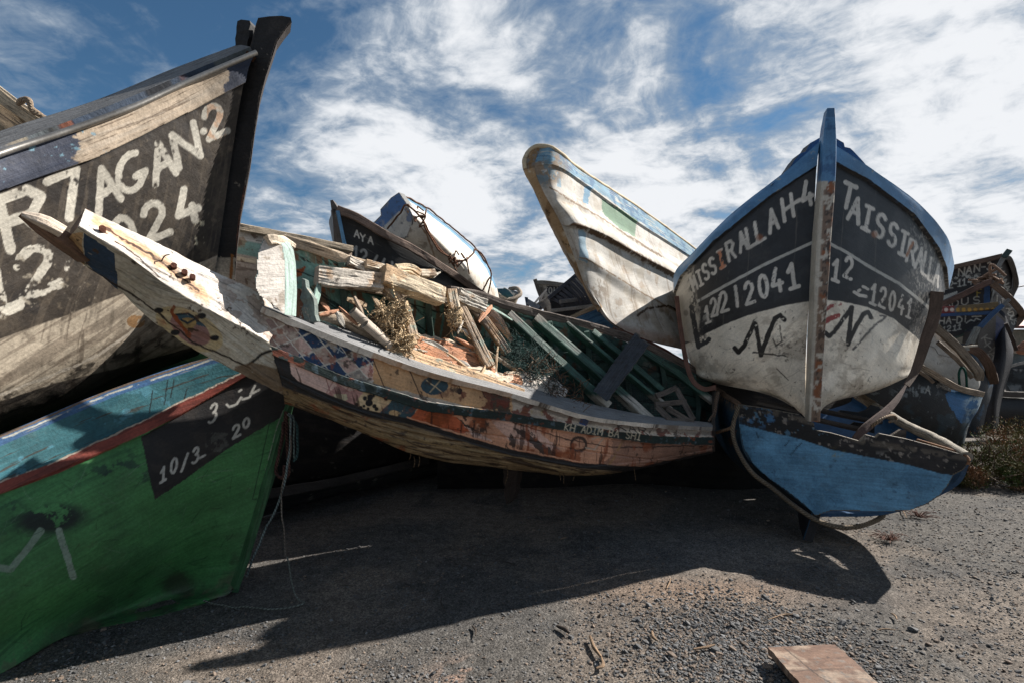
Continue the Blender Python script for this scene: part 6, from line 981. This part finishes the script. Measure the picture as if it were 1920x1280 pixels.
for i in range(22):
    for A in (((1130 + i * 7, 700 + i * 1.0), (1150 + i * 6, 790)), ((1135, 705 + i * 4), (1285, 720 + i * 3.5))):
        (a, b) = A; mb.tube([(*a, dI(*a) + .02), ((a[0] + b[0]) / 2, (a[1] + b[1]) / 2 + 5, dI((a[0] + b[0]) / 2, (a[1] + b[1]) / 2) + .08), (*b, dI(*b) + .02)], .0022, C(70, 74, 72), n=10, k=3)
mb.build('fishing_net', M_ROPE, None, label='dark fishing net draped inside the right end of the wreck', category='net')
# hanging ropes beside the green bow
mb = MB()
for pts, r, col in (([(536, 770, 3.45), (528, 830, 3.44), (518, 870, 3.45), (523, 892, 3.46), (540, 890, 3.46), (541, 860, 3.45), (537, 800, 3.44), (538, 772, 3.44)], .010, C(90, 62, 54)), ([(532, 790, 3.4), (524, 850, 3.4), (517, 882, 3.42), (530, 893, 3.42), (533, 870, 3.42)], .009, C(84, 56, 50)),
    ([(540, 775, 3.4), (546, 790, 3.38), (540, 870, 3.36), (526, 930, 3.38), (490, 1010, 3.42), (462, 1080, 3.44)], .007, C(120, 134, 134)), ([(542, 776, 3.4), (545, 840, 3.36), (530, 910, 3.36), (528, 960, 3.36), (537, 1042, 3.4)], .005, C(130, 120, 110)), ([(543, 778, 3.42), (557, 800, 3.4), (556, 850, 3.4), (550, 862, 3.4)], .009, C(56, 84, 84)), ([(541, 774, 3.42), (551, 786, 3.4), (553, 860, 3.4)], .006, C(120, 134, 130))): mb.tube(pts, r, col, n=50, k=6, wob=.02)
mb.tube([P(537, 1042, 3.4), (-1.40, 3.32, .02), (-1.32, 3.24, .012), (-1.5, 3.18, .012), (-1.75, 3.2, .012), (-1.95, 3.25, .02)], .005, C(120, 124, 116), world=True, n=50, wob=.03)
mb.build('hanging_rope', M_ROPE, None, label='slack grey and brown ropes hanging down beside the green bow', category='rope')
mb = MB()
for x, y, l in ((776, 855, 20), (785, 850, 25), (1055, 880, 26), (1075, 878, 22), (1048, 880, 20), (768, 845, 16), (1188, 870, 30), (950, 870, 35)): mb.tube([(x, y, np.interp(x, [776, 1188], [3.5, 4.4])), (x + 2, y + l * .5, np.interp(x, [776, 1188], [3.5, 4.4])), (x + rng.normal(0, 3), y + l, np.interp(x, [776, 1188], [3.5, 4.4]))], .003, C(110, 86, 60))
mb.build('rope_ends', M_ROPE, None, label='thin frayed strands dangling from the keel of the wreck', category='rope', kind='stuff')
# foreground board
mb = MB(); bx = np.array([(1.36, 2.70, .03), (1.60, 2.72, .035), (2.0, 2.20, .03), (1.58, 2.02, .028)])
def gp(px, py, z): d = (EYE - z) / ((py - HY) / F); return P(px, py, d)
bpts = [gp(1440, 1212, .075), gp(1552, 1206, .075), gp(1592, 1228, .075), gp(1690, 1330, .075), gp(1600, 1400, .075)]; b_z = np.array(bpts)
NB = 60
Gb = np.stack([lin([gp(1440, 1212, .075), gp(1600, 1400, .075)], NB) * (1 - s) + lin([gp(1566, 1207, .075), gp(1720, 1350, .075)], NB) * s for s in np.linspace(0, 1, NB)])
ed_ = (fbm(Gb * 30, 3, 4) - .5)[..., None] * .016; wy = np.ones((NB, NB)); wy[1:-1, 1:-1] = 0; Gb = Gb + ed_ * wy[..., None] * [1, 1, 0]; Gb[..., 2] += .006 * np.sin(np.linspace(0, 3, NB))[None] 
def pbd(c): c.col[:] = C(112, 86, 70); c.scratch(C(96, 70, 56), .5, (30, 3), 2, .6); c.blot(C(160, 142, 124), .52, .12, 8, 3, .7); c.blot(C(110, 104, 98), .62, .05, 40, 8, .7); c.line([(1470, 1214), (1530, 1262), (1590, 1300)], 1.5, C(50, 38, 30), rag=1.5); c.scratch(C(60, 44, 36), .64, (50, 3), 5, .6); c.mix(sstep(-np.hypot(c.x - 1552, c.y - 1231), -3, -1), C(40, 30, 26))
mb.grid(Gb, C(136, 104, 84), .035, paint=pbd, inner=C(90, 72, 56), flip=None); o = mb.build('wooden_board', mat('brown_board', .75, .3, (60, 4), .4, .25), None, label='loose brown board lying on the gravel at the bottom right', category='board')
# bits of wood on the ground
mb_specs = [((1340, 1166), (1378, 1164), .006), ((1300, 1215), (1340, 1208), .008), ((1440, 1160), (1495, 1152), .006), ((1045, 1172), (1066, 1185), .014), ((1106, 1192), (1128, 1232), .012), ((1128, 1232), (1118, 1252), .010), ((886, 1172), (892, 1190), .006), ((1250, 1102), (1258, 1084), .006), ((1222, 1182), (1232, 1200), .010), ((828, 1118), (836, 1146), .005), ((1672, 1148), (1682, 1160), .006), ((1645, 1180), (1680, 1182), .005), ((940, 1050), (975, 1062), .004), ((1050, 1010), (1062, 1006), .006), ((1690, 950), (1700, 970), .006)]
for k, (a, b, r) in enumerate(mb_specs):
    mb = MB(); p, q = gp(*a, r + .004), gp(*b, r + .006); m_ = (p + q) / 2 + rng.normal(0, .012, 3) * [1, 1, .2]; mb.tube([p, m_, q], r, C(150, 124, 98) if k % 3 else C(70, 60, 52), world=True, n=14, k=7, taper=[.6, 1, .5], wob=.01)
    o = mb.build('driftwood_stick', M_WOOD, None, category='stick', group='sticks scattered on the gravel', label='small dry stick lying on the gravel' )
# ================================================================== 10. shrub
mb = MB(); n = 62000
ctr = np.array([(6.15, 6.7, .22), (6.7, 6.9, .35), (7.3, 7.0, .38), (8.0, 7.1, .4), (6.35, 6.3, .12), (7.0, 6.5, .2), (7.7, 6.6, .25), (8.4, 6.9, .3), (5.75, 6.55, .12), (7.5, 7.5, .45)]); rad = np.array([(.4, .4, .3), (.5, .45, .36), (.5, .5, .36), (.6, .5, .38), (.35, .3, .2), (.5, .35, .25), (.5, .35, .25), (.5, .4, .3), (.3, .3, .17), (.6, .5, .35)])
k = rng.integers(0, len(ctr), n); v = rng.normal(0, 1, (n, 3)); v /= np.linalg.norm(v, axis=1)[:, None]; rr = rng.random(n) ** .45
p = ctr[k] + v * rad[k] * rr[:, None]; nz = fbm(p * 5, 3, 4); p = p + v * (nz[:, None] - .5) * .25; ok = (p[:, 2] > .0) & (fbm(p * 9, 2, 9) > .42); p = p[ok]; v = v[ok]; m = len(p)
d = v * .5 + rng.normal(0, .6, (m, 3)) + [0, 0, .6]; d /= np.linalg.norm(d, axis=1)[:, None]; sd = np.cross(d, rng.normal(0, 1, (m, 3))); sd /= np.linalg.norm(sd, axis=1)[:, None]
L_ = (.018 + .03 * rng.random(m))[:, None]; w_ = L_ * .16; tris = np.stack([p - sd * w_, p + sd * w_, p + d * L_], 1).reshape(-1, 3)
cl = fbm(p * 3.0, 3, 7); cc = np.where((cl > .5)[:, None], C(116, 108, 62), C(150, 110, 76)); cc = np.where((fbm(p * 6, 2, 2) > .62)[:, None], C(92, 112, 54), cc) * (.40 + .65 * rng.random((m, 1)))
mb.add(tris, T=np.arange(m * 3).reshape(-1, 3), col=np.repeat(cc, 3, 0), smooth=False)
root = thing('shrub', 'low scrubby green and brown bush on the gravel behind the blue boat', 'bush', (7, 6.8, 0)); mb.build('foliage', M_CLOTH, root)
mb = MB()
for q in range(220): b0 = ctr[rng.integers(0, len(ctr))] * [1, 1, 0] + rng.normal(0, .12, 3) * [1, 1, 0]; e = b0 + rng.normal(0, .25, 3) * [1, 1, 0] + [0, 0, .2 + .35 * rng.random()]; mb.tube([b0, (b0 + e) / 2 + rng.normal(0, .03, 3), e], .005, C(96, 74, 58), world=True, n=6, k=4)
mb.build('branches', M_WOOD, root)
for (px, py, lab, cols) in ((1722, 968, 'small reddish weed beside the blue boat transom', C(112, 82, 72)), (1668, 1012, 'small red-tinted weed right of the mooring rope', C(116, 84, 72)), (1560, 820, None, None)):
    if lab is None: continue
    g = gp(px, py, 0); mb = MB()
    for q in range(60): a = rng.normal(0, 1, 3) * [.09, .07, 0]; h = rng.random() * .05 + .01; mb.tube([g + a * .2, g + a * .7 + [0, 0, h], g + a + [0, 0, h * .8]], .0025, cols * (.6 + .8 * rng.random()), world=True, n=5, k=4)
    mb.build('weed', M_CLOTH, None, label=lab, category='weed')

# ================================================================== 11. ground
def gmask(x, y):     # pale dust, coarse gravel patches
    q = np.stack([x, y, 0 * x], -1); return fbm(q * .9, 4, 2), fbm(q * 3.1 + 7, 4, 5)
def heights(x, y):
    q = np.stack([x, y, 0 * x], -1)
    near = np.exp(-np.hypot(x, y - 3) / 14)
    return (.030 * (fbm(q * 1.3, 3, 1) - .5) + .016 * (fbm(q * 6, 3, 3) - .5) + .006 * (fbm(q * 26, 3, 6) - .5)) * near + .03 * np.exp(-((x - 1.35) ** 2 / .35 + (y - 3.3) ** 2 / .16)) - .012
sx_ = np.r_[-np.geomspace(900, 6.2, 40), np.linspace(-6, 9, 520), np.geomspace(9.2, 900, 40)]; sy_ = np.r_[-np.geomspace(300, 1.2, 12), np.linspace(1.0, 9.5, 330), np.geomspace(9.7, 1800, 50)]
gx, gy = np.meshgrid(sx_, sy_); G = np.stack([gx, gy, heights(gx, gy)], -1)
m1, m2 = gmask(gx, gy); base = np.empty((*gx.shape, 3)); base[:] = C(84, 81, 77)
def mx(b, a, c): a = np.clip(a, 0, 1)[..., None]; return b * (1 - a) + c * a
base = mx(base, sstep(m1, .44, .56) * .85, C(106, 97, 88)); rut = np.exp(-((gy - 3.0 - .22 * gx + .25 * np.sin(gx * .8)) ** 2) / .012) + np.exp(-((gy - 4.3 - .22 * gx + .25 * np.sin(gx * .8)) ** 2) / .012); base = mx(base, rut * .35, C(72, 71, 70)); base = mx(base, sstep(m2, .56, .7) * .6, C(66, 65, 64)); base = mx(base, np.exp(-((gx + .18) ** 2 / .03 + (gy - 2.55) ** 2 / .012)) * .9 * (m2 > .42), C(148, 122, 106)); base = mx(base, np.exp(-((gx - 1.3) ** 2 / .5 + (gy - 3.45) ** 2 / .05)) * .7, C(124, 104, 88))
base = mx(base, np.exp(-((gx - 1.5) ** 2 / .8 + (gy - 4.35) ** 2 / .25)) * .5, C(120, 116, 112))
mb = MB(); nv, nu = gx.shape; idx = np.arange(nv * nu).reshape(nv, nu)
mb.add(G, np.stack([idx[:-1, :-1].ravel(), idx[:-1, 1:].ravel(), idx[1:, 1:].ravel(), idx[1:, :-1].ravel()], 1), col=base.reshape(-1, 3), gr=G)
gm = bpy.data.materials.new('gravel_ground'); gm.use_nodes = True; t = gm.node_tree; b = t.nodes['Principled BSDF']
ca = nd(t, 'ShaderNodeAttribute', attribute_name='col'); tc = nd(t, 'ShaderNodeTexCoord')
def vor(sc, feat='F1'):
    v = nd(t, 'ShaderNodeTexVoronoi', feature=feat); v.inputs['Scale'].default_value = sc; t.links.new(tc.outputs['Object'], v.inputs['Vector']); return v
def noi(sc, det=5):
    v = nd(t, 'ShaderNodeTexNoise'); v.inputs['Scale'].default_value = sc; v.inputs['Detail'].default_value = det; v.inputs['Roughness'].default_value = .65; t.links.new(tc.outputs['Object'], v.inputs['Vector']); return v.outputs[0]
v1 = vor(75); v2 = vor(190); n1 = noi(11, 6); n3 = noi(240, 2)
sc_ = nd(t, 'ShaderNodeVectorMath', operation='SCALE'); t.links.new(ca.outputs['Color'], sc_.inputs[0]); sp = nd(t, 'ShaderNodeSeparateColor'); t.links.new(v2.outputs['Color'], sp.inputs[0]); sp1 = nd(t, 'ShaderNodeSeparateColor'); t.links.new(v1.outputs['Color'], sp1.inputs[0])
k_ = math_n(t, 'MULTIPLY', ramp(t, sp.outputs[0], 0, 1, .55, 1.45), math_n(t, 'MULTIPLY', ramp(t, sp1.outputs[1], 0, 1, .7, 1.25), ramp(t, n1, .3, .7, .75, 1.2))); t.links.new(k_, sc_.inputs['Scale']); t.links.new(sc_.outputs[0], b.inputs['Base Color'])
h_ = math_n(t, 'ADD', math_n(t, 'MULTIPLY', math_n(t, 'SUBTRACT', 1.0, v1.outputs['Distance']), .8), math_n(t, 'ADD', math_n(t, 'MULTIPLY', math_n(t, 'SUBTRACT', 1.0, v2.outputs['Distance']), .5), math_n(t, 'MULTIPLY', n3, .4)))
bp = nd(t, 'ShaderNodeBump'); bp.inputs['Strength'].default_value = .8; bp.inputs['Distance'].default_value = .008; t.links.new(h_, bp.inputs['Height']); t.links.new(bp.outputs[0], b.inputs['Normal']); b.inputs['Roughness'].default_value = .95; b.inputs['Specular IOR Level'].default_value = .2
mb.build('ground', gm, None, kind='structure')
# pebbles
import bmesh
bmx = bmesh.new(); bmesh.ops.create_icosphere(bmx, subdivisions=1, radius=1); bv = np.array([v.co[:] for v in bmx.verts]); bf = np.array([[v.index for v in f.verts] for f in bmx.faces]); bmx.free()
bm2 = bmesh.new(); bmesh.ops.create_cube(bm2, size=1.5); bmesh.ops.bevel(bm2, geom=bm2.edges[:], offset=.25, segments=1, affect='EDGES'); bmesh.ops.triangulate(bm2, faces=bm2.faces[:]); bm2.verts.index_update()
cv = np.array([v.co[:] for v in bm2.verts]); cf = np.array([[v.index for v in f.verts] for f in bm2.faces]); bm2.free()
N = 52000; Y = 2.05 * (9.0 / 2.05) ** (rng.random(N) ** 1.25); X = (rng.random(N) * 2 - 1) * Y * 1.08
a_, b_ = gmask(X, Y); coarse = np.exp(-((X - 1.25) ** 2 / .25 + (Y - 2.75) ** 2 / .22)) + .6 * np.exp(-((X + .5) ** 2 / .1 + (Y - 2.45) ** 2 / .02)) + .7 * sstep(X, 2.4, 3.4)
kp = rng.random(N) < .30 + .5 * sstep(b_, .45, .6) + coarse; X, Y = X[kp], Y[kp]; coarse = coarse[kp]; N = len(X)
# extra pebbles packed in the coarse patch
E = 9000; ex = rng.normal(1.28, .36, E); ey = rng.normal(2.72, .32, E); okk = (ey > 2.05); X = np.r_[X, ex[okk]]; Y = np.r_[Y, ey[okk]]; coarse = np.r_[coarse, np.ones(okk.sum())]; N = len(X)
sz = np.exp(rng.normal(math.log(.0044), .40, N)) * (1 + .25 * np.clip(coarse, 0, 1)); big_ = rng.random(N) < .008; sz[big_] *= 2.1
Z = heights(X, Y); mb = MB()
for k in range(8):
    tv, tf = (bv, bf) if k % 3 == 0 else (cv, cf); sel = np.arange(N) % 8 == k; n = sel.sum()
    tvv = tv * (1 + rng.normal(0, .14, (len(tv), 3))) * [1.15, .9, .62]; an = rng.random(n) * 6.28; ti = rng.normal(0, .35, n); c_, s_ = np.cos(an), np.sin(an)
    x = tvv[:, 0][None] * c_[:, None] - tvv[:, 1][None] * s_[:, None]; y = tvv[:, 0][None] * s_[:, None] + tvv[:, 1][None] * c_[:, None]; z = tvv[:, 2][None] + x * ti[:, None]
    V = np.stack([x, y, z], -1) * sz[sel][:, None, None] + np.stack([X[sel], Y[sel], Z[sel] + sz[sel] * .30], -1)[:, None]
    g_ = .45 + .75 * rng.random(n) + .9 * (rng.random(n) < .04); tint = np.where((rng.random(n) < .25)[:, None], C(108, 94, 82), C(88, 88, 88)); cl = np.repeat(tint * g_[:, None], len(tv), 0)
    mb.add(V, T=(tf[None] + (np.arange(n) * len(tv))[:, None, None]).reshape(-1, 3), col=cl, smooth=False)
pm = bpy.data.materials.new('pebble'); pm.use_nodes = True; t = pm.node_tree; ca = nd(t, 'ShaderNodeAttribute', attribute_name='col'); t.links.new(ca.outputs['Color'], t.nodes['Principled BSDF'].inputs['Base Color']); t.nodes['Principled BSDF'].inputs['Roughness'].default_value = .85
mb.build('gravel', pm, None, kind='stuff', label='dark grey loose gravel and pebbles scattered over the yard', category='gravel')
